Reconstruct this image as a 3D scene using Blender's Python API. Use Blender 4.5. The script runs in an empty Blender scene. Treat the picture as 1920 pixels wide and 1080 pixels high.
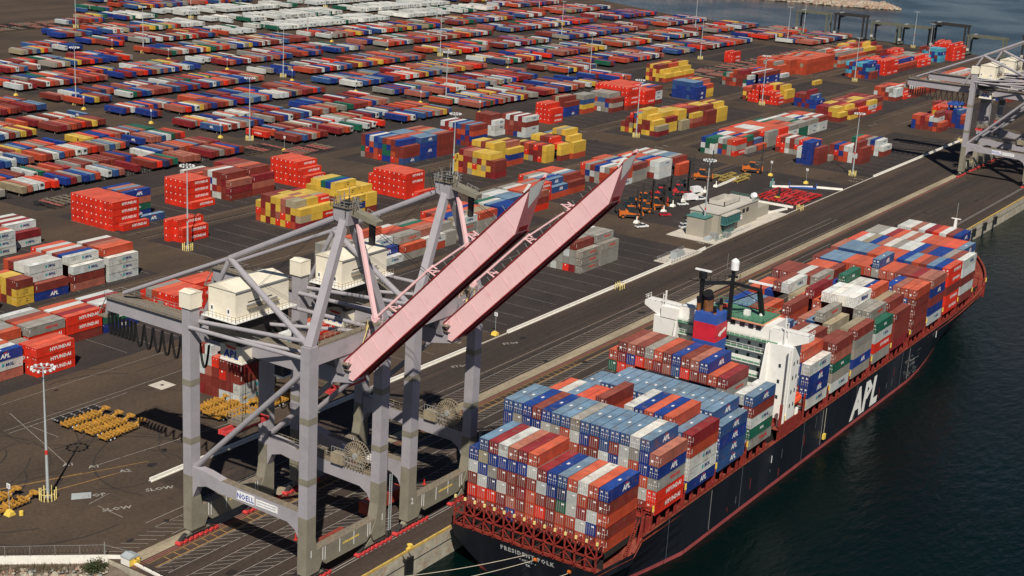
import bpy, math, random
from math import sin, cos, pi, radians, atan2, sqrt
from mathutils import Vector, Matrix
random.seed(7)
SC = bpy.context.scene
COL = SC.collection
# ------------------------------------------------------------------ camera
CAM = Vector((-141.879, -160.973, 136.748)); YAW, PIT, ROL, FPX = 0.5753733, 0.2897099, 0.0577106, 2730.326
FW = Vector((cos(PIT)*cos(YAW), cos(PIT)*sin(YAW), -sin(PIT)))
RT = Vector((sin(YAW), -cos(YAW), 0)); UP = RT.cross(FW)
RR = RT*cos(ROL)+UP*sin(ROL); UU = -RT*sin(ROL)+UP*cos(ROL)
cd = bpy.data.cameras.new('camera'); cam = bpy.data.objects.new('camera', cd); COL.objects.link(cam)
cam.matrix_world = Matrix(((RR.x, UU.x, -FW.x, CAM.x), (RR.y, UU.y, -FW.y, CAM.y), (RR.z, UU.z, -FW.z, CAM.z), (0, 0, 0, 1)))
cd.sensor_width = 36; cd.lens = FPX/1920*36; cd.clip_start = 1; cd.clip_end = 30000
SC.camera = cam
def pix(p):
    v = Vector(p)-CAM; z = v.dot(FW)
    return 960+FPX*v.dot(RR)/z, 540-FPX*v.dot(UU)/z, z
def inview(p, m=40):
    u, v, z = pix(p)
    return z > 0 and -m < u < 1920+m and -m < v < 1080+m
# ------------------------------------------------------------------ light
SUNV = Vector((-22.0, -16.8, 29.5)).normalized()
w = bpy.data.worlds.new('World'); SC.world = w; w.use_nodes = True
nt = w.node_tree; sk = nt.nodes.new('ShaderNodeTexSky'); sk.sky_type = 'NISHITA'; sk.sun_disc = False
sk.sun_elevation = math.asin(SUNV.z); sk.sun_rotation = atan2(SUNV.x, SUNV.y); sk.air_density = 0.65; sk.dust_density = 0.4; sk.ozone_density = 2.0
nt.links.new(sk.outputs[0], nt.nodes['Background'].inputs[0]); nt.nodes['Background'].inputs[1].default_value = 0.05
sl = bpy.data.lights.new('sun', 'SUN'); sl.energy = 5.0; sl.angle = radians(0.5); sl.color = (1, 0.93, 0.82)
so = bpy.data.objects.new('sun', sl); COL.objects.link(so); so.rotation_euler = SUNV.to_track_quat('Z', 'Y').to_euler()
SC.view_settings.view_transform = 'Standard'; SC.view_settings.look = 'None'; SC.view_settings.exposure = 0.0
# ------------------------------------------------------------------ materials
MAT = {}
def mat(name, col=(.5, .5, .5), rough=.7, metal=0., vary=.15, scale=.6, src=None, bump=0., corr=False, spec=.35, fine=3.0, dirt=None, stretch=None, wavy=None):
    if name in MAT: return MAT[name]
    m = bpy.data.materials.new(name); m.use_nodes = True; MAT[name] = m
    n = m.node_tree.nodes; L = m.node_tree.links; b = n['Principled BSDF']
    b.inputs['Roughness'].default_value = rough; b.inputs['Metallic'].default_value = metal
    b.inputs['Specular IOR Level'].default_value = spec
    tc = n.new('ShaderNodeTexCoord'); mp = n.new('ShaderNodeMapping'); L.new(tc.outputs['Object'], mp.inputs[0])
    if stretch: mp.inputs['Scale'].default_value = stretch
    if src == 'obj':
        oi = n.new('ShaderNodeObjectInfo'); c0 = oi.outputs['Color']
        ad = n.new('ShaderNodeVectorMath'); ad.operation = 'ADD'
        sc = n.new('ShaderNodeVectorMath'); sc.operation = 'SCALE'; sc.inputs[3].default_value = 1.0
        L.new(oi.outputs['Location'], sc.inputs[0]); L.new(mp.outputs[0], ad.inputs[0]); L.new(sc.outputs[0], ad.inputs[1]); vec = ad.outputs[0]
    elif src == 'att':
        at = n.new('ShaderNodeAttribute'); at.attribute_name = 'Col'; c0 = at.outputs['Color']; vec = mp.outputs[0]
    else:
        rg = n.new('ShaderNodeRGB'); rg.outputs[0].default_value = (*col, 1); c0 = rg.outputs[0]; vec = mp.outputs[0]
    def noise(s, d=4):
        t = n.new('ShaderNodeTexNoise'); t.inputs['Scale'].default_value = s; t.inputs['Detail'].default_value = d; L.new(vec, t.inputs['Vector']); return t.outputs['Fac']
    def ramp(x, lo, hi, a, b_):
        r = n.new('ShaderNodeMapRange'); r.inputs[1].default_value = lo; r.inputs[2].default_value = hi; r.inputs[3].default_value = a; r.inputs[4].default_value = b_; L.new(x, r.inputs[0]); return r.outputs[0]
    f1 = ramp(noise(scale), .3, .7, 1-vary, 1+vary*.6); f2 = ramp(noise(scale*fine*2, 6), .3, .7, 1-vary*.5, 1+vary*.4)
    mu = n.new('ShaderNodeMath'); mu.operation = 'MULTIPLY'; L.new(f1, mu.inputs[0]); L.new(f2, mu.inputs[1])
    vm = n.new('ShaderNodeVectorMath'); vm.operation = 'SCALE'; L.new(c0, vm.inputs[0]); L.new(mu.outputs[0], vm.inputs[3])
    out = vm.outputs[0]
    if dirt:
        dc, amt, ds = dirt
        mx = n.new('ShaderNodeMix'); mx.data_type = 'RGBA'; L.new(ramp(noise(ds, 8), .56, .72, 0, amt), mx.inputs[0]); L.new(out, mx.inputs[6]); mx.inputs[7].default_value = (*dc, 1); out = mx.outputs[2]
    L.new(out, b.inputs['Base Color'])
    if corr or bump:
        bp = n.new('ShaderNodeBump'); bp.inputs['Strength'].default_value = .6 if corr else bump
        bp.inputs['Distance'].default_value = .04 if corr else .3
        if corr:
            wv = n.new('ShaderNodeTexWave'); wv.inputs['Scale'].default_value = 1.1; L.new(tc.outputs['Object'], wv.inputs['Vector']); L.new(wv.outputs['Fac'], bp.inputs['Height'])
        else: L.new(noise(scale*6, 6), bp.inputs['Height'])
        L.new(bp.outputs[0], b.inputs['Normal'])
    return m
RUST = (.16, .07, .035)
mat('container_paint', src='obj', rough=.5, vary=.24, scale=.4, corr=True, dirt=(RUST, .55, .7))
mat('container_roof', src='obj', rough=.6, vary=.26, scale=.35, dirt=((.2, .13, .09), .6, .6))
mat('container_paint_far', src='att', rough=.55, vary=.16, scale=.3, dirt=(RUST, .3, .6))
mat('white_mark', (.78, .78, .76), .5, vary=.1)
mat('rod_steel', (.36, .34, .32), .5, vary=.2)
mat('navy_mark', (.02, .04, .16), .5); mat('teal_mark', (.02, .30, .32), .5); mat('red_mark', (.65, .04, .03), .5); mat('black_mark', (.03, .025, .02), .5)
mat('royal_mark', (.02, .06, .42), .5)
mat('dark_gap', (.02, .018, .016), .8)  # near-black for door recesses and for painted shade under the ship's cargo
mat('crane_grey', (.355, .335, .36), .5, vary=.08, scale=.25, dirt=((.22, .2, .2), .25, .4))
mat('crane_taupe', (.235, .215, .165), .6, vary=.12, scale=.3, dirt=((.12, .1, .08), .3, .5))
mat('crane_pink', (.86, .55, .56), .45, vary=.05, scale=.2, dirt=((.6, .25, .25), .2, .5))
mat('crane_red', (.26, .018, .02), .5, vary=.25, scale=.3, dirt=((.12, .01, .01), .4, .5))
mat('house_cream', (.82, .76, .62), .5, vary=.06, scale=.3, dirt=((.5, .42, .3), .25, .35))
mat('walkway', (.20, .17, .13), .85, vary=.3, scale=1.5, dirt=((.3, .17, .08), .5, 1.2))
mat('black_rubber', (.012, .012, .013), .7)
mat('bogie_red', (.62, .06, .06), .5, vary=.2, scale=2)
mat('machine_dark', (.035, .033, .032), .6, vary=.3, scale=2)
mat('steel_grey', (.30, .30, .29), .5, vary=.15)
mat('galvanised', (.40, .44, .45), .45, vary=.12, scale=.5)
mat('yellow_paint', (.80, .58, .10), .55, vary=.12, scale=1, dirt=((.3, .2, .08), .3, 1))
mat('pale_yellow', (.82, .68, .26), .55, vary=.1, scale=1)
mat('chassis_yellow', (.52, .27, .045), .6, vary=.35, scale=1.6, dirt=((.12, .05, .02), .85, 1.4))
mat('hull_black', (.012, .014, .020), .38, vary=.3, scale=.12, dirt=((.05, .05, .055), .35, .12), stretch=(.5, 1, .2))
mat('hull_scrape', (.12, .13, .14), .5); mat('boot_red', (.34, .07, .07), .6, vary=.2, scale=.4)
mat('deck_red', (.22, .045, .028), .7, vary=.35, scale=.5, dirt=((.34, .13, .06), .5, .7))
mat('ship_red', (.24, .028, .022), .6, vary=.25, scale=.8, dirt=((.34, .1, .05), .4, 1))
mat('ship_white', (.80, .79, .75), .5, vary=.05, scale=.3, dirt=((.45, .38, .3), .2, .4))
mat('deck_green', (.09, .23, .14), .6, vary=.15)
mat('deck_peach', (.75, .33, .18), .6, vary=.1)
mat('shade_blue', (.20, .27, .30), .6)
mat('funnel_blue', (.03, .09, .36), .5, vary=.12, scale=.4); mat('funnel_red', (.55, .02, .04), .5, vary=.15, scale=.4, dirt=((.1, .02, .02), .5, .3))
mat('exhaust_rust', (.25, .10, .035), .6, vary=.35, scale=.6, dirt=((.02, .015, .012), .8, .5))
mat('mast_black', (.012, .012, .014), .45)
mat('glass_dark', (.02, .035, .045), .12, spec=.6, vary=.1)
mat('glass_teal', (.03, .12, .12), .2, spec=.6, vary=.1)
mat('teal_paint', (.08, .22, .20), .5)
mat('crane_red_sunlit', (.58, .19, .20), .45, vary=.15, scale=.3)  # crane red made lighter, grazing sun put into the colour
mat('boat_orange', (.85, .10, .03), .4, vary=.1)
mat('concrete_pale', (.55, .50, .43), .85, vary=.12, scale=.4, dirt=((.3, .26, .22), .4, .5))
mat('barrier_white', (.80, .77, .70), .8, vary=.08, scale=.8, dirt=((.4, .36, .32), .3, 1))
mat('building_tan', (.36, .33, .27), .85, vary=.07, scale=.3)
mat('building_roof', (.50, .47, .42), .85, vary=.1, scale=.4)
mat('tyre_black', (.02, .02, .02), .8); mat('car_white', (.8, .8, .8), .3); mat('car_red', (.45, .02, .03), .3)
mat('forklift_orange', (.58, .14, .02), .5, vary=.15, scale=1); mat('forklift_red', (.55, .03, .03), .5, vary=.15, scale=1)
mat('rock_a', (.33, .28, .22), .9, vary=.3, scale=.5, bump=.5, dirt=((.42, .25, .17), .7, .25))
mat('soil', (.14, .11, .085), .95, vary=.3, scale=.6, dirt=((.25, .2, .12), .5, 1.5))
mat('leaf_dark', (.045, .06, .022), .8, vary=.4, scale=2); mat('twig', (.16, .11, .07), .9)
mat('rope', (.55, .5, .38), .8)
mat('rtg_olive', (.13, .135, .10), .6, vary=.15, scale=.4)
mat('kerb_yellow', (.55, .38, .10), .7, vary=.3, scale=.4, dirt=((.36, .28, .18), .9, .5)); mat('quay_face', (.42, .38, .30), .85, vary=.3, scale=.3, dirt=((.35, .17, .06), .7, .5))
mat('spit_rock', (.38, .27, .22), .95, vary=.3, scale=.05, bump=.8)
mat('lamp_white', (.85, .85, .85), .3)
mat('faded_red', (.35, .12, .10), .8)
def asphalt(name, col, dark, mix_s, stre=(1, 1, 1)):
    m = mat(name, col, .9, vary=.12, scale=.045, spec=.2)
    n = m.node_tree.nodes; L = m.node_tree.links; b = n['Principled BSDF']
    tc = n.new('ShaderNodeTexCoord'); mp = n.new('ShaderNodeMapping'); mp.inputs['Scale'].default_value = stre; L.new(tc.outputs['Object'], mp.inputs[0])
    t = n.new('ShaderNodeTexNoise'); t.inputs['Scale'].default_value = mix_s; t.inputs['Detail'].default_value = 9; t.inputs['Roughness'].default_value = .62; L.new(mp.outputs[0], t.inputs['Vector'])
    r = n.new('ShaderNodeMapRange'); r.inputs[1].default_value = .42; r.inputs[2].default_value = .66; L.new(t.outputs['Fac'], r.inputs[0])
    mx = n.new('ShaderNodeMix'); mx.data_type = 'RGBA'; L.new(r.outputs[0], mx.inputs[0])
    L.new(b.inputs['Base Color'].links[0].from_socket, mx.inputs[6]); mx.inputs[7].default_value = (*dark, 1)
    v = n.new('ShaderNodeTexNoise'); v.inputs['Scale'].default_value = 1.1; v.inputs['Detail'].default_value = 6; L.new(tc.outputs['Object'], v.inputs['Vector'])
    r2 = n.new('ShaderNodeMapRange'); r2.inputs[1].default_value = .3; r2.inputs[2].default_value = .7; r2.inputs[3].default_value = .82; r2.inputs[4].default_value = 1.15; L.new(v.outputs['Fac'], r2.inputs[0])
    vm = n.new('ShaderNodeVectorMath'); vm.operation = 'SCALE'; L.new(mx.outputs[2], vm.inputs[0]); L.new(r2.outputs[0], vm.inputs[3]); L.new(vm.outputs[0], b.inputs['Base Color'])
    return m
asphalt('ground_brown', (.088, .062, .044), (.056, .042, .032), .05, (.35, 1, 1))
asphalt('ground_dark', (.049, .039, .036), (.034, .029, .028), .06, (.5, 1, 1))
asphalt('apron_asphalt', (.066, .048, .039), (.036, .029, .026), .10, (.06, 1.6, 1))
asphalt('rail_concrete', (.36, .30, .21), (.24, .20, .14), .25, (.2, 1, 1))
mat('tyre_mark', (.040, .032, .027), .85, vary=.3, scale=.5); mat('oil_stain', (.028, .022, .02), .6, vary=.3, scale=1)
mat('paint_line', (.36, .335, .30), .85, vary=.35, scale=1.2, dirt=((.09, .075, .06), .9, .9))
mat('paint_yellow_line', (.5, .28, .08), .85, vary=.3, scale=1.2, dirt=((.09, .075, .06), .8, .7))
mat('crane_pink_seam', (.76, .45, .46), .5)
def water_mat():
    m = bpy.data.materials.new('sea_water'); m.use_nodes = True; n = m.node_tree.nodes; L = m.node_tree.links; b = n['Principled BSDF']
    b.inputs['Roughness'].default_value = .10; b.inputs['IOR'].default_value = 1.33; b.inputs['Specular Tint'].default_value = (.34, .74, 1.0, 1); b.inputs['Specular IOR Level'].default_value = .24
    tc = n.new('ShaderNodeTexCoord')
    t3 = n.new('ShaderNodeTexNoise'); t3.inputs['Scale'].default_value = .011; t3.inputs['Detail'].default_value = 6; L.new(tc.outputs['Object'], t3.inputs[0]); r3 = n.new('ShaderNodeMapRange'); r3.inputs[1].default_value = .4; r3.inputs[2].default_value = .65; r3.inputs[3].default_value = .07; r3.inputs[4].default_value = .22; L.new(t3.outputs['Fac'], r3.inputs[0]); L.new(r3.outputs[0], b.inputs['Roughness'])
    t = n.new('ShaderNodeTexNoise'); t.inputs['Scale'].default_value = .018; t.inputs['Detail'].default_value = 4; L.new(tc.outputs['Object'], t.inputs[0])
    mx = n.new('ShaderNodeMix'); mx.data_type = 'RGBA'; L.new(t.outputs['Fac'], mx.inputs[0])
    mx.inputs[6].default_value = (.0004, .0040, .0024, 1); mx.inputs[7].default_value = (.0006, .0075, .0075, 1)
    L.new(mx.outputs[2], b.inputs['Base Color'])
    mp = n.new('ShaderNodeMapping'); mp.inputs['Rotation'].default_value = (0, 0, .5); mp.inputs['Scale'].default_value = (1, 2.2, 1); L.new(tc.outputs['Object'], mp.inputs[0])
    a = n.new('ShaderNodeTexNoise'); a.inputs['Scale'].default_value = .16; a.inputs['Detail'].default_value = 7; a.inputs['Roughness'].default_value = .6; L.new(mp.outputs[0], a.inputs[0])
    bp = n.new('ShaderNodeBump'); bp.inputs['Strength'].default_value = .55; bp.inputs['Distance'].default_value = .8; L.new(a.outputs['Fac'], bp.inputs['Height']); L.new(bp.outputs[0], b.inputs['Normal'])
    MAT['sea_water'] = m
water_mat()
# ------------------------------------------------------------------ mesh builder
class MB:
    def __init__(s): s.v = []; s.f = []; s.m = []; s.c = []; s.names = []; s.curc = None
    def mi(s, name):
        if name not in s.names: s.names.append(name)
        return s.names.index(name)
    def face(s, idx, mi): s.f.append(idx); s.m.append(mi); s.c.append(s.curc)
    def quad(s, pts, m): 
        k = len(s.v); s.v += [tuple(p) for p in pts]; s.face(tuple(range(k, k+len(pts))), s.mi(m))
    def box(s, x0, x1, y0, y1, z0, z1, m, skip='', faces=None):
        k = len(s.v); s.v += [(x0, y0, z0), (x1, y0, z0), (x1, y1, z0), (x0, y1, z0), (x0, y0, z1), (x1, y0, z1), (x1, y1, z1), (x0, y1, z1)]
        F = {'b': (0, 3, 2, 1), 't': (4, 5, 6, 7), 's': (0, 1, 5, 4), 'n': (2, 3, 7, 6), 'w': (3, 0, 4, 7), 'e': (1, 2, 6, 5)}
        for q, idx in F.items():
            if q in skip: continue
            s.face(tuple(k+i for i in idx), s.mi((faces or {}).get(q, m)))
    def bar(s, p, q, w, m, h=None, r=None, n=0, r2=None, up=(0, 0, 1)):
        p = Vector(p); q = Vector(q); d = (q-p); 
        if d.length < 1e-6: return
        d.normalize(); u = Vector(up)
        if abs(d.dot(u)) > .99: u = Vector((1, 0, 0))
        a = d.cross(u).normalized(); b = a.cross(d).normalized(); k = len(s.v); mi = s.mi(m)
        if n:
            r2 = w if r2 is None else r2
            for c, rr in ((p, w), (q, r2)):
                for i in range(n):
                    t = 2*pi*i/n; s.v.append(tuple(c+a*(rr*cos(t))+b*(rr*sin(t))))
            for i in range(n): s.face((k+i, k+(i+1) % n, k+n+(i+1) % n, k+n+i), mi)
            s.face(tuple(k+i for i in range(n))[::-1], mi); s.face(tuple(k+n+i for i in range(n)), mi)
        else:
            h = w if h is None else h; w2 = w/2; h2 = h/2
            if r2 is None: r2 = 1
            for c, g in ((p, 1), (q, r2)):
                for sa, sb in ((-1, -1), (1, -1), (1, 1), (-1, 1)): s.v.append(tuple(c+a*(sa*w2*g)+b*(sb*h2*g)))
            for i in range(4): s.face((k+i, k+(i+1) % 4, k+4+(i+1) % 4, k+4+i), mi)
            s.face((k+3, k+2, k+1, k), mi); s.face((k+4, k+5, k+6, k+7), mi)
    def prism(s, poly, axis, a0, a1, m, mtop=None):
        """poly of 2D points extruded along axis: x->(y,z), y->(x,z), z->(x,y)"""
        def P(p, a): return {'x': (a, p[0], p[1]), 'y': (p[0], a, p[1]), 'z': (p[0], p[1], a)}[axis]
        k = len(s.v); n = len(poly); s.v += [P(p, a0) for p in poly]+[P(p, a1) for p in poly]; mi = s.mi(m)
        for i in range(n): s.face((k+i, k+(i+1) % n, k+n+(i+1) % n, k+n+i), mi)
        s.face(tuple(range(k, k+n))[::-1], mi); s.face(tuple(range(k+n, k+2*n)), s.mi(mtop or m))
    def add(s, md, M, m):
        k = len(s.v); s.v += [tuple(M @ Vector(v)) for v in md[0]]; mi = s.mi(m)
        for f in md[1]: s.face(tuple(k+i for i in f), mi)
    def rail(s, pts, h, m, t=.06, step=2.0, mid=True):
        for a, b in zip(pts, pts[1:]):
            a = Vector(a); b = Vector(b); z = Vector((0, 0, h)); s.bar(a+z, b+z, t, m)
            if mid: s.bar(a+z*.5, b+z*.5, t*.8, m)
            n = max(1, int((b-a).length/step))
            for i in range(n+1): p = a.lerp(b, i/n); s.bar(p, p+z, t, m)
    def mesh(s, name):
        me = bpy.data.meshes.new(name); me.from_pydata(s.v, [], s.f); 
        for q in s.names: me.materials.append(MAT[q])
        me.polygons.foreach_set('material_index', s.m)
        if any(c for c in s.c):
            ca = me.color_attributes.new('Col', 'FLOAT_COLOR', 'CORNER'); buf = []
            for f, c in zip(s.f, s.c): buf += list((*(c or (1, 1, 1)), 1))*len(f)
            ca.data.foreach_set('color', buf)
        me.update(); return me
    def build(s, name, parent=None, loc=None):
        return link(name, s.mesh(name), parent, loc)
def link(name, me, parent=None, loc=None):
    o = bpy.data.objects.new(name, me); COL.objects.link(o)
    if parent: o.parent = parent
    if loc is not None: o.location = loc
    return o
def tag(o, label=None, cat=None, group=None, kind=None):
    if label: o['label'] = label
    if cat: o['category'] = cat
    if group: o['group'] = group
    if kind: o['kind'] = kind
    return o
def thing(name, loc, label, cat, group=None, rz=0):
    o = link(name, None, None, loc); o.rotation_euler.z = rz; return tag(o, label, cat, group)
def copy_tree(o, parent=None):
    c = o.copy(); COL.objects.link(c)
    if parent: c.parent = parent
    for ch in o.children: copy_tree(ch, c)
    return c
TXT = {}
def text(s, bold=.02, spacing=1.0, shear=0):
    """flat lettering, unit cap height, centred, in the xy plane"""
    k = (s, bold, spacing, shear)
    if k in TXT: return TXT[k]
    cu = bpy.data.curves.new('t', 'FONT'); cu.body = s; cu.offset = bold; cu.space_character = spacing; cu.shear = shear; cu.resolution_u = 1
    o = bpy.data.objects.new('t', cu); COL.objects.link(o); dg = bpy.context.evaluated_depsgraph_get()
    me = bpy.data.meshes.new_from_object(o.evaluated_get(dg)); bpy.data.objects.remove(o)
    xs = [v.co.x for v in me.vertices]; ys = [v.co.y for v in me.vertices]; H = (max(ys)-min(ys)) or 1; cx = (max(xs)+min(xs))/2; cy = (max(ys)+min(ys))/2
    vs = [((v.co.x-cx)/H, (v.co.y-cy)/H, 0) for v in me.vertices]; fs = [tuple(p.vertices) for p in me.polygons]
    TXT[k] = (vs, fs, (max(xs)-min(xs))/H); bpy.data.meshes.remove(me); return TXT[k]
def face_s(x, y, z, h, wx=1.0):   # lettering on a face looking to -Y
    return Matrix.Translation((x, y, z)) @ Matrix(((h*wx, 0, 0, 0), (0, 0, -1, 0), (0, h, 0, 0), (0, 0, 0, 1)))
def face_w(x, y, z, h, wx=1.0):   # on a face looking to -X (reads towards -Y)
    return Matrix.Translation((x, y, z)) @ Matrix(((0, 0, -1, 0), (-h*wx, 0, 0, 0), (0, h, 0, 0), (0, 0, 0, 1)))
def face_up(x, y, z, h, ang=0, wx=1.0):
    return Matrix.Translation((x, y, z)) @ Matrix.Rotation(ang, 4, 'Z') @ Matrix.Diagonal((h*wx, h, 1, 1))
NUM = 'first second third fourth fifth sixth seventh eighth ninth tenth eleventh twelfth thirteenth fourteenth fifteenth sixteenth seventeenth eighteenth nineteenth twentieth'.split()
def nth(i):
    if i <= 20: return NUM[i-1]
    t, r = divmod(i, 10); tens = {2: 'twenty', 3: 'thirty', 4: 'forty', 5: 'fifty', 6: 'sixty'}[t]
    return (tens[:-1]+'ieth') if r == 0 else tens+'-'+NUM[r-1]
# ------------------------------------------------------------------ container palette: code -> (colour, roof colour, word, logo)
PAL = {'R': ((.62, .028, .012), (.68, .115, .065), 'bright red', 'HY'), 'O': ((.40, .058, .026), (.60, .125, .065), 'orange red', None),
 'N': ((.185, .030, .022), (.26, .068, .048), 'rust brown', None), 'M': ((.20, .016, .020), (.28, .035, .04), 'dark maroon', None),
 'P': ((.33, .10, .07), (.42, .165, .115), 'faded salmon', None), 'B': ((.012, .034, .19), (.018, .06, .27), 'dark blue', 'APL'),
 'L': ((.028, .072, .20), (.175, .27, .37), 'light blue roofed', 'APL'), 'K': ((.02, .03, .09), (.04, .07, .15), 'navy', None),  # L roof: fading plus sky reflection put into its lighter blue
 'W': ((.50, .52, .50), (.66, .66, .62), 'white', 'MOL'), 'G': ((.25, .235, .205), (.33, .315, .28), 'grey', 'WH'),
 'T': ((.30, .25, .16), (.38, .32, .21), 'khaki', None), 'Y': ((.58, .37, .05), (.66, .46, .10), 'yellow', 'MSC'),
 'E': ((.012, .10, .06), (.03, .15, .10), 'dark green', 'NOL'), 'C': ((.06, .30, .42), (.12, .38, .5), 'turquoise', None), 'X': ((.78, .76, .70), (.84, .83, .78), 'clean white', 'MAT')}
def add_logo(b, kind, L, H, y, lite=False):
    """lettering on the -Y side; container spans x 0..L, z 0..H, side at y"""
    yy = y-.03; S = 1 if L > 8 else .62; zc = H*.55
    if kind == 'HY':
        b.add(text('HYUNDAI', .035, 1.05), face_s(L*.62, yy, zc, .98*S+.06, 1.08), 'white_mark')
        b.add(text('A', .04), face_s(L*.33 if L > 8 else L*.2, yy, zc, .55), 'mark_green')
    elif kind == 'APL':
        b.add(text('APL', .04, 1.0, .15), face_s(L*.56, yy, zc-.15, 1.2*S, 1.08), 'white_mark')
        b.quad([(L*.53, yy, zc+.55), (L*.62, yy, zc+.62), (L*.60, yy, zc+.82), (L*.51, yy, zc+.75)], 'red_mark')
    elif kind == 'MOL':
        b.add(text('MOL', .04, .95, .2), face_s(L*.67, yy, zc, .95*S, 1.1), 'navy_mark')
        b.quad([(L*.47, yy, zc-.35), (L*.53, yy, zc-.35), (L*.535, yy, zc+.4), (L*.475, yy, zc+.4)], 'teal_mark')
    elif kind == 'WH':
        b.add(text('WAN HAI', .04, .95), face_s(L*.62, yy, zc, .8*S, .95), 'red_mark')
    elif kind == 'MSC':
        b.quad([(L*.56, yy, zc-.5), (L*.64, yy, zc-.42), (L*.64, yy, zc+.5), (L*.56, yy, zc+.5)], 'black_mark')
        b.add(text('msc', .04, .8), face_s(L*.60, yy-.01, zc, .4, .7*S), 'yellow_paint')
    elif kind == 'NOL': b.add(text('NOL', .05), face_s(L*.52, yy, zc, .8, 1.0), 'white_mark')
    elif kind == 'MAT': b.add(text('Matson', .04, .95, .1), face_s(L*.62, yy, zc, 1.5, .95), 'navy_mark')
mat('mark_green', (.12, .22, .05), .5)
CW = 2.345
CM = {}
def cont_meshes(L, H, code, logo, door):
    k = (round(L, 1), round(H, 2), logo, door)
    if k in CM: return CM[k]
    c = 'container_paint'; b = MB(); fr = .10; rc = .045
    def panel(o, u, v, n):   # recessed wall panel between posts: o origin, u,v edges, n outward
        o = Vector(o); u = Vector(u); v = Vector(v); n = Vector(n); uu = u.normalized()*fr*1.3; vv = v.normalized()*fr
        A = [o, o+u, o+u+v, o+v]; I = [o+uu+vv, o+u-uu+vv, o+u+v-uu-vv, o+v+uu-vv]; J = [p-n*rc for p in I]
        for i in range(4):
            j = (i+1) % 4; b.quad([A[i], A[j], I[j], I[i]], c); b.quad([I[i], I[j], J[j], J[i]], c)
        b.quad(J, c)
    panel((0, 0, 0), (L, 0, 0), (0, 0, H), (0, -1, 0)); panel((L, CW, 0), (-L, 0, 0), (0, 0, H), (0, 1, 0)); panel((L, 0, 0), (0, CW, 0), (0, 0, H), (1, 0, 0))
    if not door:
        panel((0, CW, 0), (0, -CW, 0), (0, 0, H), (-1, 0, 0))
        for yy in (CW*.3, CW*.7): b.quad([(-.01+.02, yy+.12, H*.8), (-.01+.02, yy-.12, H*.8), (-.01+.02, yy-.12, H*.8+.2), (-.01+.02, yy+.12, H*.8+.2)], 'white_mark')
    else:
        b.box(0, .12, 0, .1, 0, H, c); b.box(0, .12, CW-.1, CW, 0, H, c); b.box(0, .12, .1, CW-.1, H-.12, H, c); b.box(0, .12, .1, CW-.1, 0, .14, c); b.box(.11, .15, .1, CW-.1, .14, H-.12, 'dark_gap')
    b.box(0, L, 0, CW, -.0, .06, c, skip='t')
    for x in (.0, L-.18):
        for y in (-.012, CW-.17):
            for z in (.0, H-.12): b.box(x-.012, x+.18, y, y+.182, z-.0, z+.12, c)
    b.box(.35 if L > 8 else .2, .5 if L > 8 else .3, -.022, -.02+.01, H*.35, H*.8, 'white_mark') if logo in (None, 'WH') else None
    if logo: add_logo(b, logo, L, H, 0)
    body = b.mesh('body')
    r = MB(); r.box(.05, L-.05, .05, CW-.05, H-.02, H+.012, 'container_roof', skip='b')
    n = 6 if L > 8 else 3
    for i in range(1, n): r.box(L*i/n-.03, L*i/n+.03, .1, CW-.1, H+.012, H+.03, 'container_roof', skip='b')
    if logo == 'APL' and random.random() < 1: r.box(L*.5-.45, L*.5+.45, CW*.5-.25, CW*.5+.25, H+.014, H+.035, 'white_mark', skip='b')
    roof = r.mesh('roof'); ds = []
    if door:
        for sd in (0, 1):
            d = MB(); y0 = .1 if sd == 0 else CW/2+.01; y1 = y0+CW/2-.11
            d.box(.03, .1, y0, y1, .14, H-.12, c)
            for q in (.25, .72):
                yy = y0+(y1-y0)*q; d.bar((.0, yy, .1), (.0, yy, H-.08), .05, 'rod_steel'); d.box(-.02, .02, yy-.2, yy+.08, H*.42, H*.47, 'white_mark')
                d.box(.005, .03, yy-.1, yy+.1, H*.2, H*.24, 'rod_steel')
            if logo in ('APL', 'HY'): d.box(.012, .03, y0+.25, y1-.3, H*.70, H*.80, 'white_mark')
            if sd == 0: d.box(.012, .03, y0+.38, y1-.32, H*.74, H*.84, 'white_mark')
            elif logo is None: d.box(.012, .03, y0+.35, y1-.3, H*.3, H*.5, 'white_mark')
            ds.append(d.mesh('door'))
    CM[k] = (body, roof, ds); return CM[k]
CONT = []   # dict x,y,z,L,H,code,label parts, exposure
def jit(c, a=.12, r=random):
    k = 1+r.uniform(-a, a); h = r.uniform(-.04, .04); return (max(.004, c[0]*k*(1+h)), max(.004, c[1]*k), max(.004, c[2]*k*(1-h)))
def stack(where, x0, y0, L, rows, z0=0., th=2.62, pitch=2.47, door=None, tierof=None, logos=True, dx=None):
    """rows: list of strings (near the wharf water edge first), each string bottom -> top"""
    nr = len(rows)
    for r, s in enumerate(rows):
        if isinstance(s, tuple): s, hh = s
        else: hh = th
        for t, ch in enumerate(s):
            if ch == '.': continue
            nb = [rows[r-1] if r > 0 else '', rows[r+1] if r+1 < nr else '']
            nb = [q[0] if isinstance(q, tuple) else q for q in nb]
            es = not (len(nb[0]) > t and nb[0][t] != '.'); et = t == len(s)-1
            CONT.append(dict(x=x0+(dx[r] if dx else 0)+random.uniform(-.08, .08), y=y0+pitch*r, z=z0+hh*t, L=L, H=hh-.04, code=ch, es=es, et=et, ew=True,
                             lab=(where, r+1, t+1, len(s)), door=(random.random() < .5) if door is None else door, logos=logos))
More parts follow.
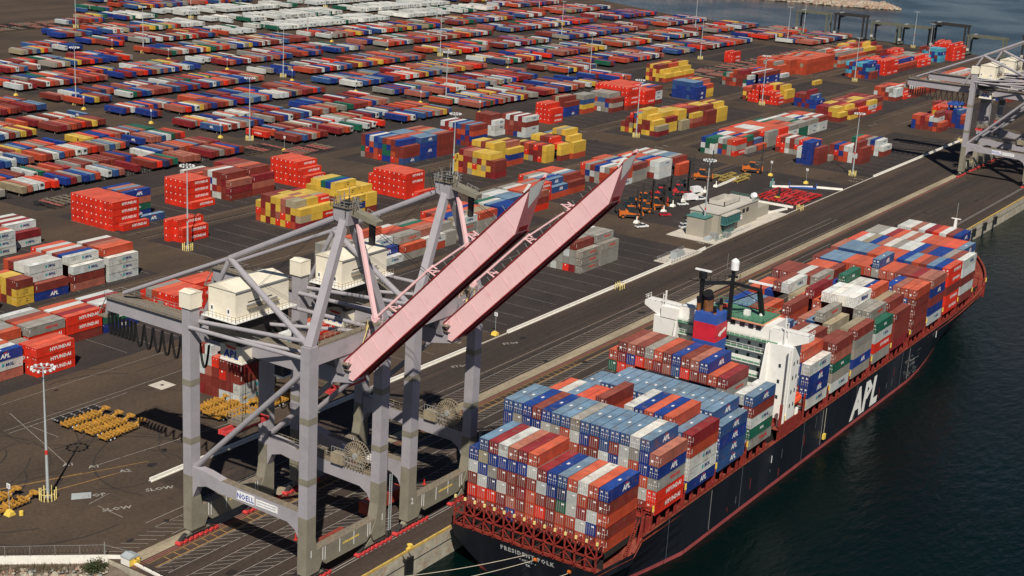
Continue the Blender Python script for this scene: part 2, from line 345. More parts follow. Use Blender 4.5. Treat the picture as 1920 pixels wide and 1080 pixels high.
# ------------------------------------------------------------------ ground, water, markings
def sheet(name, polys, m, z, kind='structure'):
    b = MB()
    for p in polys: b.quad([(x, y, z) for x, y in p], m)
    return tag(b.build(name), kind=kind)
def rect(x0, x1, y0, y1): return [(x0, y0), (x1, y0), (x1, y1), (x0, y1)]
land = [(32.5, 0), (1062, 0), (1064, 190), (1085, 270), (1090, 470), (1150, 590), (1230, 900), (1300, 1600), (-1500, 1600), (-1500, 1180), (-300, 405), (19, 58.5), (32.5, 43)]
b = MB(); b.prism(land, 'z', -9, 0, 'quay_face', 'ground_brown'); tag(b.build('ground'), kind='structure')
b = MB(); b.quad([(-9000, -9000, -6.5), (16000, -9000, -6.5), (16000, 16000, -6.5), (-9000, 16000, -6.5)], 'sea_water'); tag(b.build('water'), kind='structure')
sheet('wharf_apron', [rect(32.8, 1061, .4, 34.6), rect(64, 1061, 40.5, 62.6)], 'apron_asphalt', .004)
zones = []
XB = [(-180, 43), (60, 175), (200, 332), (357, 489), (513, 646), (670, 803), (828, 960), (985, 1056)]
for (xa, xb) in XB:
    for ya, yb in ((66, 113), (129, 163), (181, 214), (226, 262), (272, 318)):
        if xb < 50: continue
        if ya == 66: 
            if xa < 200: continue
            yb = 103 if xa > 500 else 126
        zones.append(rect(xa, xb, ya, yb))
    for k in range(4): zones.append(rect(xa, xb, 322+50*k, 366+50*k))
tm = random.Random(21); b = MB()
def strip(pts, w, m='tyre_mark', z=.010):
    for (xa, ya), (xb, yb) in zip(pts, pts[1:]):
        d = Vector((xb-xa, yb-ya)); n = Vector((-d.y, d.x)).normalized()*w/2
        b.quad([(xa-n.x, ya-n.y, z), (xb-n.x, yb-n.y, z), (xb+n.x, yb+n.y, z), (xa+n.x, ya+n.y, z)], m)
for lane in (10.8, 14.2, 17.6, 21, 24.4, 27.8, 31.2, 43.5, 47.5, 51.5, 55.5, 59, 64.6, 118, 122, 170, 174, 218, 222, 268):
    for k in range(16 if lane < 70 else 9):
        x = tm.uniform(36 if lane < 34 else 70, 640); y = lane+tm.uniform(-.9, .9); L_ = tm.uniform(18, 90); q = tm.uniform(-.6, .6)
        strip([(x, y), (x+L_*.5, y+q*.4), (x+L_, y+q)], tm.uniform(.3, .7), z=.009+.0001*k)
for k in range(46):   # turning marks over the open paving at the left
    cx_, cy_, r_ = tm.uniform(20, 90), tm.uniform(66, 112), tm.uniform(9, 34); a0 = tm.uniform(0, 6.28); da = tm.uniform(.5, 1.8)
    pts = [(cx_+r_*cos(a0+da*i/9), cy_+r_*.8*sin(a0+da*i/9)) for i in range(10)]
    pts = [p for p in pts if p[0]+p[1]*.84 > 72 and p[1] > 42]
    if len(pts) > 2: strip(pts, tm.uniform(.25, .5), z=.0085+.0001*k)
for k in range(150):
    x, y = tm.uniform(40, 560), tm.choice([tm.uniform(2, 34), tm.uniform(41, 128), tm.uniform(164, 225)]); r_ = tm.uniform(.3, 1.3); n_ = 9
    b.quad([(x+r_*cos(6.283*i/n_)*tm.uniform(.7, 1.5), y+r_*sin(6.283*i/n_)*tm.uniform(.6, 1.1), .0135) for i in range(n_)], 'oil_stain')
tag(b.build('tyre_marks'), kind='structure')
sheet('storage_pavement', zones, 'ground_dark', .004)
sheet('rail_kerb_strip', [rect(36, 1060, 37.2, 40.4)], 'rail_concrete', .008)
b = MB()
for y in (5.4, 6.1, 35.9, 36.5): b.box(33, 1060, y, y+.14, .0, .07, 'faded_red' if y > 30 else 'rod_steel')
tag(b.build('crane_rails'), kind='structure')
b = MB()
def line(x0, y0, x1, y1, w=.16, m='paint_line', z=.013):
    d = Vector((x1-x0, y1-y0)); n = Vector((-d.y, d.x)).normalized()*w/2
    b.quad([(x0-n.x, y0-n.y, z), (x1-n.x, y1-n.y, z), (x1+n.x, y1+n.y, z), (x0+n.x, y0+n.y, z)], m)
for y in (9.2, 12.4, 16.0, 19.2, 22.8, 26.0, 29.6, 32.8): line(36, y, 380, y, .14)
for ya, yb in ((9.2, 12.4), (16.0, 19.2), (22.8, 26.0), (29.6, 32.8), (41.5, 46)):
    x = 34
    while x < 330: line(x, yb-.2, x+3.4, ya+.2, .11); x += 2.3
for y in (41.3, 46.2, 49): line(48, y, 420, y, .14)
for k in range(60): line(40+k*2.6, 33.4, 40+k*2.6, 35.2, .16, 'paint_yellow_line')
line(36, 33.2, 330, 33.2, .2, 'paint_yellow_line'); line(36, 35.4, 330, 35.4, .12, 'paint_yellow_line')
for (x0, y0, x1, y1) in ((46.4, 64.6, 52.8, 65.5), (47.2, 62.6, 46.8, 54.5), (68, 118, 57, 84), (60, 108, 96, 108), (66, 98, 66, 108), (120, 72, 60, 79)): line(x0, y0, x1, y1, .14)
line(20, 92, 70, 72, .14, 'paint_yellow_line'); line(24, 80, 62, 72, .18, 'paint_yellow_line'); line(-30, 112, 56, 78, .12, 'paint_yellow_line')
for xa, xb in XB[1:]:
    for yy in (110, 124, 166, 178, 217, 224): line(max(xa, 60), yy, xb, yy, .12)
    for k in range(14):
        for yy in (68, 131, 183, 228):
            xx = xa+k*9.4
            if xx < xb and xx > 110: line(xx, yy, xx, yy+26, .1)
for xa, xb in XB[2:]:
    for yy in (70, 120, 172, 221):
        for q in (-7, -14):
            b.add(text(random.choice(['A17', 'B12', 'C2', 'D14', 'A2', 'B6'])), face_up(xa+q, yy, .013, 1.6, -pi/2, 1.2), 'paint_line')
for (x, y, t) in ((48.9, 58.6, 'SLOW'), (50, 67.2, 'STOP'), (61.5, 59.3, 'SLOW'), (57, 84, 'A1'), (60, 79, 'A1'), (63, 72, 'A2'), (170, 57, 'STOP'), (196, 57.5, 'STOP')):
    b.add(text(t), face_up(x, y, .013, 1.5, -.55, 1.1), 'paint_line')
tag(b.build('pavement_markings'), kind='structure')
b = MB(); b.quad([(x, y, .012) for x, y in ((45.5, 69), (47.6, 71.4), (50.8, 68.9), (48.8, 66.6))], 'galvanised'); tag(b.build('drain_cover'), 'bluish grey steel plate set in the asphalt beside the front light mast', 'cover plate')
b = MB(); b.box(103, 108, 103, 108, .004, .05, 'concrete_pale'); b.bar((105.5, 105.5, .05), (105.5, 105.5, .08), .5, 'machine_dark', n=10); tag(b.build('manhole_pad'), 'square pale concrete pad with a dark manhole behind the near crane leg', 'manhole')
# ------------------------------------------------------------------ quay edge, fenders, rubble slope, wall
b = MB(); b.box(32.6, 1061, -.3, .1, -.25, .26, 'kerb_yellow'); b.box(32.6, 1061, -.3, -.02, -2.6, -.25, 'quay_face'); tag(b.build('quay_edge_beam'), 'long concrete quay edge with worn yellow kerb above the water', 'quay edge')
fm = MB(); fm.box(-1.3, 1.3, -1.5, -1.1, -4.2, -.8, 'black_rubber'); fm.box(-.9, -.5, -1.15, -.3, -1.6, -1.1, 'machine_dark'); fm.box(.5, .9, -1.15, -.3, -1.6, -1.1, 'machine_dark'); fm.bar((-1, -1.1, -.9), (-1, -.3, -.2), .12, 'machine_dark'); fm.bar((1, -1.1, -.9), (1, -.3, -.2), .12, 'machine_dark')
fme = fm.mesh('fender')
fx = [72, 392, 407, 422, 437, 452, 467, 482]
for i, x in enumerate(fx):
    o = link('quay_fender', fme, None, (x, 0, 0))
    tag(o, 'black rubber fender hanging on the quay face below the left cranes' if i == 0 else f'black rubber fender on the quay, {nth(i)} beyond the bow of the ship', 'fender', 'fenders along the quay face')
b = MB(); OF = [(0, -1.0), (2.6, -1.1), (15, -8.5)]; PL = [(36.5, 37), (32.5, 43), (19, 58.5), (-300, 405), (-1500, 1180)]
for (xa, ya), (xb, yb) in zip(PL, PL[1:]):
    for (o0, z0), (o1, z1) in zip(OF, OF[1:]): b.quad([(xa-.75*o0, ya-.66*o0, z0), (xb-.75*o0, yb-.66*o0, z0), (xb-.75*o1, yb-.66*o1, z1), (xa-.75*o1, ya-.66*o1, z1)], 'soil')
tag(b.build('slope'), kind='structure')
def wallrun(name, pts, h, t, m, label, cat, z0=0, group=None, slope=True):
    b = MB()
    for (xa, ya), (xb, yb) in zip(pts, pts[1:]):
        b.bar((xa, ya, z0+h/2), (xb, yb, z0+h/2), t, m, h=h)
        if slope: b.bar((xa, ya, z0+.12), (xb, yb, z0+.12), t*1.9, m, h=.24)
    return tag(b.build(name), label, cat, group)
wallrun('retaining_wall', [(-300, 404), (19.2, 58.2), (32.3, 43.4), (35.2, 39.6)], 1.7, .35, 'barrier_white', 'long whitewashed wall along the top of the rock slope', 'wall', z0=-1.0, slope=False)
f = thing('chain_link_fence', (0, 0, 0), 'wire fence on thin posts standing on the whitewashed wall', 'fence'); b = MB(); g = MB()
P0, P1 = Vector((-12, 92, .7)), Vector((32.3, 43.4, .7))
for i in range(15):
    p = P0.lerp(P1, i/14); b.bar(p, p+Vector((0, 0, 2.2)), .07, 'steel_grey')
b.bar(P0+Vector((0, 0, 2.2)), P1+Vector((0, 0, 2.2)), .05, 'steel_grey'); b.bar(P1, P1+Vector((0, 0, 2.8)), .16, 'steel_grey')
b.bar(P1+Vector((0, 0, 2.2)), (35.2, 39.6, 1.6), .05, 'steel_grey'); b.build('post_frame', f)
for i in range(90):
    p = P0.lerp(P1, i/90); q = P0.lerp(P1, (i+1)/90); g.bar(p, q+Vector((0, 0, 2.2)), .012, 'steel_grey'); g.bar(q, p+Vector((0, 0, 2.2)), .012, 'steel_grey')
g.build('wire_mesh', f)
e = thing('quay_end_block', (34.2, 38.2, 0), 'yellow painted end block with grey steel cap at the corner of the wharf', 'barrier')
b = MB(); b.box(-1.4, 1.2, -1.2, 1.2, -1.6, 1.5, 'barrier_white', faces={'s': 'yellow_paint'}); b.box(-.2, 1.0, -1.6, -1.2, -1.6, 1.0, 'yellow_paint'); b.build('block', e)
b = MB(); b.prism([(-1.5, 1.5), (1.3, 1.5), (1.3, 1.7), (0, 2.1), (-1.5, 1.75)], 'y', -1.3, 1.3, 'galvanised'); b.build('cap', e)
b = MB(); b.bar((0, -1.3, -.2), (-1.2, -19, -.2), .5, 'barrier_white', h=1.2); b.rail([(0, -1.3, .4), (-1.2, -19, .4)], 1.0, 'machine_dark', .06, 2.5); b.build('handrail', e)
rk = random.Random(3); b = MB()
def rock(b, x, y, z, r, m):
    n0 = len(b.v); sq = [rk.uniform(.6, 1.25) for _ in range(3)]; 
    dirs = [(1, 0, 0), (0, 1, 0), (-1, 0, 0), (0, -1, 0), (0, 0, 1), (0, 0, -1)] ; an = rk.uniform(0, 3)
    pts = []
    for i in range(7): 
        t = an+2*pi*i/7; pts.append((x+r*sq[0]*cos(t)*rk.uniform(.8, 1.15), y+r*sq[1]*sin(t)*rk.uniform(.8, 1.15), z+rk.uniform(-.2, .15)*r))
    for i in range(5):
        t = an+.4+2*pi*i/5; pts.append((x+r*.62*sq[0]*cos(t), y+r*.62*sq[1]*sin(t), z+r*sq[2]*rk.uniform(.5, .8)))
    b.v += pts; mi = b.mi(m)
    for i in range(7): j = (i+1) % 7; k = int(i*5/7) % 5; k2 = int(j*5/7) % 5 if j else 0; b.face((n0+i, n0+j, n0+7+k2, n0+7+k) if k2 != k else (n0+i, n0+j, n0+7+k), mi)
    b.face(tuple(n0+7+i for i in range(5)), mi)
mat('rock_b', (.36, .24, .17), .9, vary=.3, scale=.6, bump=.5); mat('rock_c', (.24, .25, .23), .9, vary=.3, scale=.6, bump=.5); mat('rock_d', (.42, .38, .30), .9, vary=.3, scale=.6, bump=.5)
for i in range(900):
    t = rk.uniform(-.9, 1.0); s = rk.uniform(2.2, 11)
    bx, by = 18+t*14.5, 59-t*16.5
    x = bx-s*.75; y = by-s*.66; z = -1.0-max(0, s-2.6)*.6+rk.uniform(-.1, .3)
    rock(b, x, y, z, rk.uniform(.45, .95)*(1 if s > 3.5 else .6), rk.choice(['rock_a', 'rock_a', 'rock_b', 'rock_c', 'rock_d']))
tag(b.build('riprap_rocks'), 'tumbled brown and grey boulders of the shore slope below the white wall', 'rocks', kind='stuff')
b = MB()
for i in range(500):
    t = rk.uniform(-.9, 1); s = rk.uniform(.6, 3.4); x = 18+t*14.5-s*.78; y = 59-t*16.5-s*.66; z = -1
    for k in range(4): b.bar((x, y, z), (x+rk.uniform(-.4, .4), y+rk.uniform(-.4, .4), z+rk.uniform(.3, 1.0)), .03, rk.choice(['twig', 'twig', 'leaf_dark']))
tag(b.build('dry_weeds'), 'dry brown weeds growing between the wall and the rocks', 'weeds', kind='stuff')
def bush(x, y, z, r, label):
    o = thing('bush', (x, y, z), label, 'bush'); b = MB()
    for i in range(10): t = rk.uniform(0, 6.28); b.bar((0, 0, 0), (r*.7*cos(t), r*.7*sin(t), rk.uniform(.6, 1.5)*r), .06, 'twig')
    b.build('stem', o); b = MB()
    for i in range(1500):
        v = Vector((rk.gauss(0, 1), rk.gauss(0, 1), rk.gauss(0, 1))).normalized()*r*(rk.random()**.4)*(1+.25*sin(3*rk.uniform(0, 6))); c = Vector((v.x*1.25, v.y, abs(v.z)*.9+.1)); a = Vector((rk.gauss(0, 1), rk.gauss(0, 1), rk.gauss(0, 1))).normalized()*.16; d = a.cross(Vector((rk.gauss(0, 1), rk.gauss(0, 1), rk.gauss(0, 1)))).normalized()*.11
        b.quad([c-a, c-d, c+a, c+d], 'leaf_dark')
    b.build('foliage', o)
bush(29.2, 42.6, -1.0, 2.0, 'round dark green bush beside the white wall at the wharf corner')
# distant spit of land with jetty and the white wall runs
b = MB()
ring = [(1360, 640), (1402, 560), (1424, 495), (1432, 455), (1448, 412), (1468, 392), (1478, 400), (1510, 440), (1640, 560), (1900, 900), (1500, 900)]
n = len(ring); k = len(b.v)
cx, cy = 1560, 600
for (x, y) in ring: b.v.append((x, y, -7))
for (x, y) in ring: b.v.append((x+(cx-x)*.06, y+(cy-y)*.06, -2.5+rk.uniform(-.6, .8)))
for i in range(n): b.face((k+i, k+(i+1) % n, k+n+(i+1) % n, k+n+i), b.mi('spit_rock'))
b.face(tuple(k+n+i for i in range(n)), b.mi('spit_rock'))
tag(b.build('terrain_spit'), kind='structure')
b = MB()
for i in range(900):
    j = rk.randrange(6); (xa, ya), (xb, yb) = ring[j], ring[j+1]; t = rk.random(); q = rk.uniform(-.02, .1); x = xa+(xb-xa)*t; y = ya+(yb-ya)*t
    rock(b, x+(cx-x)*q, y+(cy-y)*q, -5.5+q*40, rk.uniform(1, 2.6), rk.choice(['rock_b', 'rock_d', 'rock_a']))
tag(b.build('shore_rocks'), 'pinkish brown boulders edging the far breakwater in the harbour', 'rocks', kind='stuff')
# barrier runs
wallrun('barrier_wall', [(62.5, 63.4), (184, 63.4)], .95, .45, 'barrier_white', 'white concrete barrier starting beside the near crane leg', 'barrier', group='white concrete barriers along the wharf road')
wallrun('barrier_wall', [(203, 63.4), (336, 64.6)], .95, .45, 'barrier_white', 'white concrete barrier in front of the grey container stacks by the wharf road', 'barrier', group='white concrete barriers along the wharf road')
wallrun('barrier_wall', [(516, 66.5), (655, 67)], .95, .45, 'barrier_white', 'white concrete barrier running towards the far cranes', 'barrier', group='white concrete barriers along the wharf road')
wallrun('kerb', [(184.5, 63.4), (202.5, 63.4)], .18, .4, 'concrete_pale', 'low kerb in the gap between the white barriers', 'kerb', slope=False)
wallrun('kerb', [(336.5, 64.6), (515, 66.5)], .18, .4, 'concrete_pale', 'low kerb running past the wharf building', 'kerb', slope=False)
for i, (pts, lab) in enumerate([([(404, 72), (421, 69)], 'short white barrier between the wharf building and the yellow posts'), ([(425, 68), (424, 88)], 'white barrier behind the row of red spreader frames'), ([(457, 92), (470, 78)], 'white barrier beside the blue flat rack'), ([(471, 77), (476, 66)], 'white barrier standing at the far end of the blue flat rack'), ([(398, 106.5), (420, 108)], 'white barrier behind the parked red car'), ([(440, 110), (470, 112)], 'white barrier near the yellow frames')]):
    wallrun('concrete_barrier', pts, .9, .45, 'barrier_white', lab, 'barrier', group='loose white barriers of the equipment yard')
# ------------------------------------------------------------------ yard stacks (measured blocks)
rr = random.Random(11)
def rnd(pal, h): return ''.join(rr.choice(pal) for _ in range(h))
def blk(where, x0, y0, L, near, nrand=0, h=3, pal='ONRGWB', var=0, z0=0., th=2.62, door=False, dx=None):
    rows = list(near)+[rnd(pal, max(1, h-(rr.random() < var))) for _ in range(nrand)]
    rows = [r if isinstance(r, str) else r for r in rows]
    stack(where, x0, y0, L, rows, z0=z0, th=th, door=door, dx=dx)
F, T_ = 12.19, 6.06
# lane B left
blk('front red block by the light mast', 88.0, 132.6, F, ['RRR', 'RRR', 'RRR'])
blk('stack at the left edge beside the front red block', 74.9, 137.2, F, ['PWB', 'WWW', 'OOO', 'ROW', 'NNG'])
blk('grey block behind the front red block', 84, 144.3, F, ['RG', 'GG', 'ORO', 'ONG', 'OOG', 'WOG'])
blk('leftmost block of the second row', 70.5, 146.5, F, ['EGG', 'NWG', 'OOO', 'GWO'])
blk('tall red block behind the front red block', 97.3, 147.5, F, ['NRG', 'RGG', 'OOO', 'ORN', 'OOG', 'GWW'])
blk('red block right of the grey block', 110.2, 147.5, F, ['NRR', 'RRM', 'ONO', 'OOW', 'WOO'])
blk('green and blue stack under the crane tail', 123.3, 147.5, F, ['BEN', 'EWW', 'WNW', 'NNM', 'OWW'])
# lane C left
blk('stack at the left frame edge', 90, 184.6, F, ['NNN', 'NNB', 'YNN', 'YNY', 'ONN'])
blk('blue topped stack left of the yellow pair', 103, 184.6, F, ['NNB', 'NNN', 'YYY', 'NNY', 'OOP'])
blk('short yellow pair', 122.4, 184.6, T_, ['YYN', 'YNN', 'NYY', 'OOY', 'PNO'])
blk('blue and brown stack left of centre', 129.2, 184.6, F, ['BN', 'WNWW', 'WWWW', 'OPWW', 'NNNN', 'PPOO'])
blk('white and brown stack', 143.4, 184.6, F, ['PNW', 'PNEW', 'NNWB', 'WWWN', 'OORW', 'WWNO', 'NNNW', 'PWOR'])
blk('end stack of three white ones', 157.3, 184.6, F, ['WWW', 'WNNO', 'PONO', 'OONP', 'WWNN', 'OWNW'])
blk('white pair stack at the left edge', 147, 232, F, ['WWW', 'OWO', 'KBP', 'NNO', 'PPM', 'MNN'], th=2.6)
blk('white and maroon stack above the left edge', 160.5, 236, F, ['WM', 'WWW', 'MNM', 'WWW', 'NMN', 'WWW'])
blk('far left edge stack', 132, 236, F, ['NWW', 'PPW', 'MMW', 'WPP'])
# big red blocks
blk('large red block left of centre', 202.5, 228.6, F, ['R'])
blk('large red block left of centre', 200, 231.1, F, ['RRRR']*9)
blk('blue and green stack behind the large red block', 213.8, 232.6, F, ['L', '.', '.', 'BEPB', 'LPNN', 'NBBL', 'PNNP', 'BMPB'])
blk('small red block beside the light mast', 206.3, 202.6, F, ['RR', 'RRR', 'RRR'], dx=[0, 0, -2])
blk('second large red block', 242.6, 235.6, F, ['R', 'RRRR', 'RRRR', 'RRRR', 'RRRR', 'RRRR'])
blk('brown block with white door ends', 263, 235.6, F, ['NMP', 'NNMN', 'WONN', 'WMWN', 'NWBW', 'RMNP'])
blk('tall brown block', 276.5, 236, F, ['NPM', 'NNNN', 'GEON', 'WNNO', 'NNWP', 'OBWN', 'NWBN', 'NNNM', 'MNNN'])
blk('tall brown block', 263.5, 254, F, ['WNO', 'NNN', 'YNN', 'OOW'])
blk('third large red block', 300.5, 229.5, F, ['RR', 'RRR', 'RRRR', 'RRRR', 'RRRR', 'RRRR', 'RRRR', 'RRRR'])
blk('yellow chequered block', 248.4, 186, T_, ['MTY', 'OMYT', 'RYNT', 'YRPP', 'RPYY', 'YNMY', 'MYYN', 'YOMN', 'ORY'])
blk('yellow chequered block', 254.7, 186, T_, ['MYY', 'MYYY', 'YONP', 'YYRY', 'OYYP', 'NYMY', 'PYYY', 'YYMM'])
blk('yellow chequered block', 261, 186, T_, ['MRY', 'MRYR', 'OYNT', 'YPPY', 'RPYY', 'YYNY', 'MYPM'])
blk('yellow block behind the crane head', 273.5, 186, F, ['YBY', 'YBYY', 'YMMYY', 'YYPYB', 'YYYYE', 'YYYYY', 'YYYYY', 'YYYY', 'NYP'])
blk('yellow block behind the crane head', 286.6, 186, T_, ['NYY', 'YYYY', 'YYYY', 'YNYY', 'YYYY', 'YYYN', 'YYYN'])
blk('fourth large red block', 318, 187.3, F, ['R'], dx=[3])
blk('fourth large red block', 316, 189.8, F, ['RRRR']*7+['RRR'])
blk('blue and green block', 369, 232.5, F, ['LNN', 'ONNB', 'RONN', 'BEBO', 'BEEN', 'RNBL', 'OOLB', 'NBOW', 'NRBB', 'GENN'])
blk('blue and green block', 382, 232.5, F, ['BBBL', 'BNBL', 'NNNL', 'BBNO', 'LLLP', 'BNLL', 'NNLL', 'NLLL', 'PNN'])
blk('blue and green block', 395.2, 232.5, F, ['NNNN', 'NNNP', 'MNNL', 'NNNL', 'NNNT', 'NPNO', 'NNNN', 'YNNP'])
blk('red topped stack with a blue middle', 426, 234.6, F, ['MBON', 'NMBL', 'NBON', 'BMOL', 'NNNB', 'ONRW', 'NNNM', 'NNMW'])
blk('white end stack behind the blue block', 458, 243.8, T_+3, ['WWW', 'WWNN', 'NNNN', 'NONN', 'NNNN'])
blk('brown stack with white tops', 466.5, 231, F, ['WWNW', 'WNNM', 'BNNW', 'NNPN', 'NNNW', 'WNNN'])
blk('narrow red block', 510, 243.6, F, ['RRR', 'RRRR', 'RRRR', 'RRRR'])
blk('red and blue stack', 535.5, 250, F+2, ['BBN', 'BBNN', 'NNNT', 'YNNN'])
blk('yellow and grey stack', 551.5, 248.6, F, ['OYLG', 'NYGG', 'YGGG'])
blk('grey stack in front of the far red block', 569, 240, F, ['NGN', 'GBMG', 'GGLG', 'WGLG', 'OGOG', 'GWGG'])
blk('far red block', 583, 238, F, ['NRRRR']*3+['RRRRR']*6)
blk('far red block', 596, 234, F, ['NRRR']*4+['RRRRR']*6)
blk('white stack right of the far red block', 612, 238, F, ['NWWN', 'WNWB', 'NWNO', 'BBWW', 'NMNB', 'WWWW', 'NNNW'])
blk('far blue block', 650, 228, F, ['BBB', 'BBBL', 'LBLL', 'BBBL', 'BBBL', 'BBBL', 'BBLL'])
blk('yellow stack right of the far blue block', 664, 230, F, ['YYO', 'YNNP', 'YYNN', 'YOYY', 'NNOO'])
# lane C right
blk('near yellow and red block', 375.5, 187, F-3, ['MNN', 'MYNY', 'YTYY', 'YYMY', 'YRTY', 'TYNP', 'NNMP', 'OMYM', 'YYY'])
blk('yellow stack behind the near yellow block', 386, 195, T_+3, ['YOYYY', 'YYOYY', 'YYNPN', 'YYTTY', 'YYNYY'])
blk('blue striped yellow stack', 402.5, 197.8, F, ['OBY', 'NYYP', 'YYNN', 'YYYY'])
blk('second yellow block', 421.8, 190, T_+1, ['YYY', 'RNM', 'MNR', 'GMN', 'YRO', 'TTN', 'YNY'])
blk('second yellow block', 431, 187.6, T_+1.5, ['NYY', 'YWR', 'NRRR', 'RMPN', 'NNMN', 'RNNY', 'NLOY'])
blk('second yellow block', 440, 186.4, F-1, ['OYY', 'YYYY', 'YYYNY', 'YYYYT', 'YYMNY', 'YNYY', 'TLLL'])
blk('yellow and maroon block', 524, 186.5, F, ['MT', 'NYY', 'YMNY', 'YNNYY', 'MNYY', 'NYNL', 'YTMR', 'OMN', 'YN'])
blk('yellow and maroon block', 538, 189, F, ['YYM', 'YYYY', 'ONYY', 'MRNY', 'NYYY', 'YMYT', 'OYNY'])
blk('yellow and maroon block', 551, 186.5, T_+3, ['TT', 'GRYY', 'YYYY', 'NYRY', 'MNNY', 'YYOP'])
blk('yellow and maroon block', 562, 186, F, ['NPY', 'NPNM', 'YNNN', 'YMMO', 'NMOO', 'YYNN'])
blk('yellow and maroon block', 576, 184.5, F, ['NNN', 'GYNN', 'YNEY', 'YMYY', 'NYRY', 'OYYN'])
blk('yellow end stack', 590.6, 185, F, ['YYY', 'YYYY', 'YYNN', 'NYYY', 'YYYN'])
blk('right red block with yellow end', 676, 187, T_+3, ['RR', 'RRR', 'RNR', 'RNRR', 'RNRR', 'RRRR', 'RRRN', 'RR'])
blk('right red block with yellow end', 688, 186.5, F, ['OYY', 'YYYY', 'YYNN', 'YYYY', 'YYNY', 'YYNN'])
blk('brown pile behind the mast', 680, 207, F, ['YNO', 'NYO'])
blk('lone yellow box', 778, 205, F, ['Y'])
# lane B right
blk('low block by the crane head', 218, 140, F, ['GG', 'GG', 'GGG', 'GGG', 'GGG'])
blk('white and grey block behind the cranes', 231, 134, F, ['W', 'WB', 'GBW', 'GGW', 'OGGO', 'OOO', 'WWO'])
blk('white and grey block behind the cranes', 243.6, 134, F, ['GO', 'GGG', 'GGG', 'ORN', 'RRR', 'WOO', 'OTW'])
blk('white and grey block behind the cranes', 256.5, 135, F, ['OW', 'GWP', 'RRP', 'EOO', 'GOE', 'NOG'])
blk('white and grey block behind the cranes', 269.5, 135, T_, ['GG', 'GWG', 'RRR', 'NOR', 'ONO'])
blk('mixed low block', 279, 137, F, ['GGW', 'GGT', 'OEB', 'ROB', 'NNO'], 2, 3, 'ORWNG')
blk('mixed low block', 292, 137, F, ['GGO', 'WGT', 'NBT', 'BEO', 'OOB'], 2, 3, 'ORWGB')
blk('tall blue block behind the pink boom', 307, 133, F, ['BBB', 'BBB', 'BBB', 'LBB', 'LBL', 'WEW', 'WWE'])
blk('tall blue block behind the pink boom', 320, 143, F, ['BBL', 'BBL', 'LLL', 'WEW'], 2, 3, 'WEG')
blk('red block between the booms', 335, 141, F, ['RNP', 'RON', 'NOP', 'WOO', 'GGO', 'WOW'], 1, 3, 'GO')
blk('red block between the booms', 348, 148, F, ['RRR', 'OOR', 'WGG', 'GOO'])
blk('low block beyond the boom tips', 361, 148, F, ['OL', 'GLL', 'EEB', 'GWL', 'GEW', 'OBG', 'WOR'])
blk('low block beyond the boom tips', 375, 148, F, ['ON', 'GEN', 'OOL', 'ROW', 'OWO', 'LWO', 'OOR'])
blk('grey and white block above the forklifts', 403, 140.5, F, ['WOO', 'GEO', 'ROG', 'OOW'], 4, 3, 'OGWNBR')
blk('grey and white block above the forklifts', 416.6, 140.5, F, ['GGN', 'GGG', 'WGR', 'OWO', 'OOW'], 4, 3, 'OOGWB')
blk('grey and white block above the forklifts', 431.5, 136, F, ['WWW', 'NWW', 'NGO', 'OOB', 'ONL'], 4, 3, 'OOGWNL')
blk('grey and white block above the forklifts', 445.5, 133, F, ['OO', 'GON', 'WNG', 'OWL', 'WWL', 'BBW'], 4, 3, 'OPGWL')
blk('left end of the long low block', 509, 135, F, ['RGR', 'GGO', 'OEG', 'BNW'], 3, 3, 'BWGE', dx=[0, 0, 0, 0, -4, -4, -4])
blk('left end of the long low block', 519.5, 133.6, F, ['G', 'ONE', 'ROR', 'WBB', 'OWO'], 3, 3, 'OWBO')
blk('left end of the long low block', 531, 133.6, F, ['O', 'OL', 'RON', 'ROW', 'WOO'], 4, 3, 'OWWOR')
blk('grey fronted part of the long low block', 545, 134, F, ['GGG', 'WTR', 'ORO', 'OOW', 'OWW'], 4, 3, 'OWWOR')
blk('red part of the long low block', 558, 134, F, ['RRR', 'ROO', 'OOO', 'NNO'], 5, 3, 'OOWR')
blk('grey part of the long low block', 571, 133.6, F, ['RWG', 'OOP', 'TOO', 'NON'], 5, 3, 'OGWRE')
blk('green fronted part of the long low block', 584, 133.6, F, ['EEG', 'GGG', 'ONE'], 5, 3, 'GWNE')
blk('white fronted part of the long low block', 597.5, 133.6, F, ['WWG', 'WNN', 'OGW', 'NNB'], 4, 3, 'WWNR')
blk('end of the long low block', 611, 133.6, F, ['WWN', 'NWW', 'WWP', 'OOW'], 4, 3, 'WNOR')
# lane A right
blk('red stack behind the near crane tail girder', 144, 141, F, ['RRR', 'WRR', 'OGR', 'RRO', 'ROG', 'NOR'])
blk('red stack behind the near crane tail girder', 156.8, 146, F, ['ORR', 'RRR', 'NOR'])
blk('stack standing behind the near crane legs', 108.4, 80.8, F, ['WWNM', 'WNNN', 'WNRN', 'NNNR', 'NNPWW', 'MNWWN', 'NWWN'], th=2.7)
blk('stack between the two near cranes', 121.6, 86.6, F, ['GWO', 'NWR', 'NNRR', 'ORN'], th=2.7)
blk('pair of stacks behind the second crane', 152, 95, F, ['N', 'WR', 'RW', 'NO'])
blk('pair of stacks behind the second crane', 139, 98, F, ['RW', 'OW', 'NR'])
blk('grey stack beside the wharf road', 273.6, 81, F, ['GGG', 'MGGN', 'RGWG', 'GGGW', 'WGGW', 'GGGG', 'WGGO'])
blk('grey stack beside the wharf road', 287, 81, F, ['GGG', 'GGGG', 'GGGG', 'GGGG', 'GGGW', 'NGGB', 'GGRO'])
blk('dark blue and red stack', 521.6, 97, F, ['NNN'], th=2.75)
blk('dark blue and red stack', 518, 99.5, F, ['BBBB', 'BBBB', 'BWW'], th=2.75)
blk('lone low grey box', 535.6, 96.5, T_+1, ['G'])
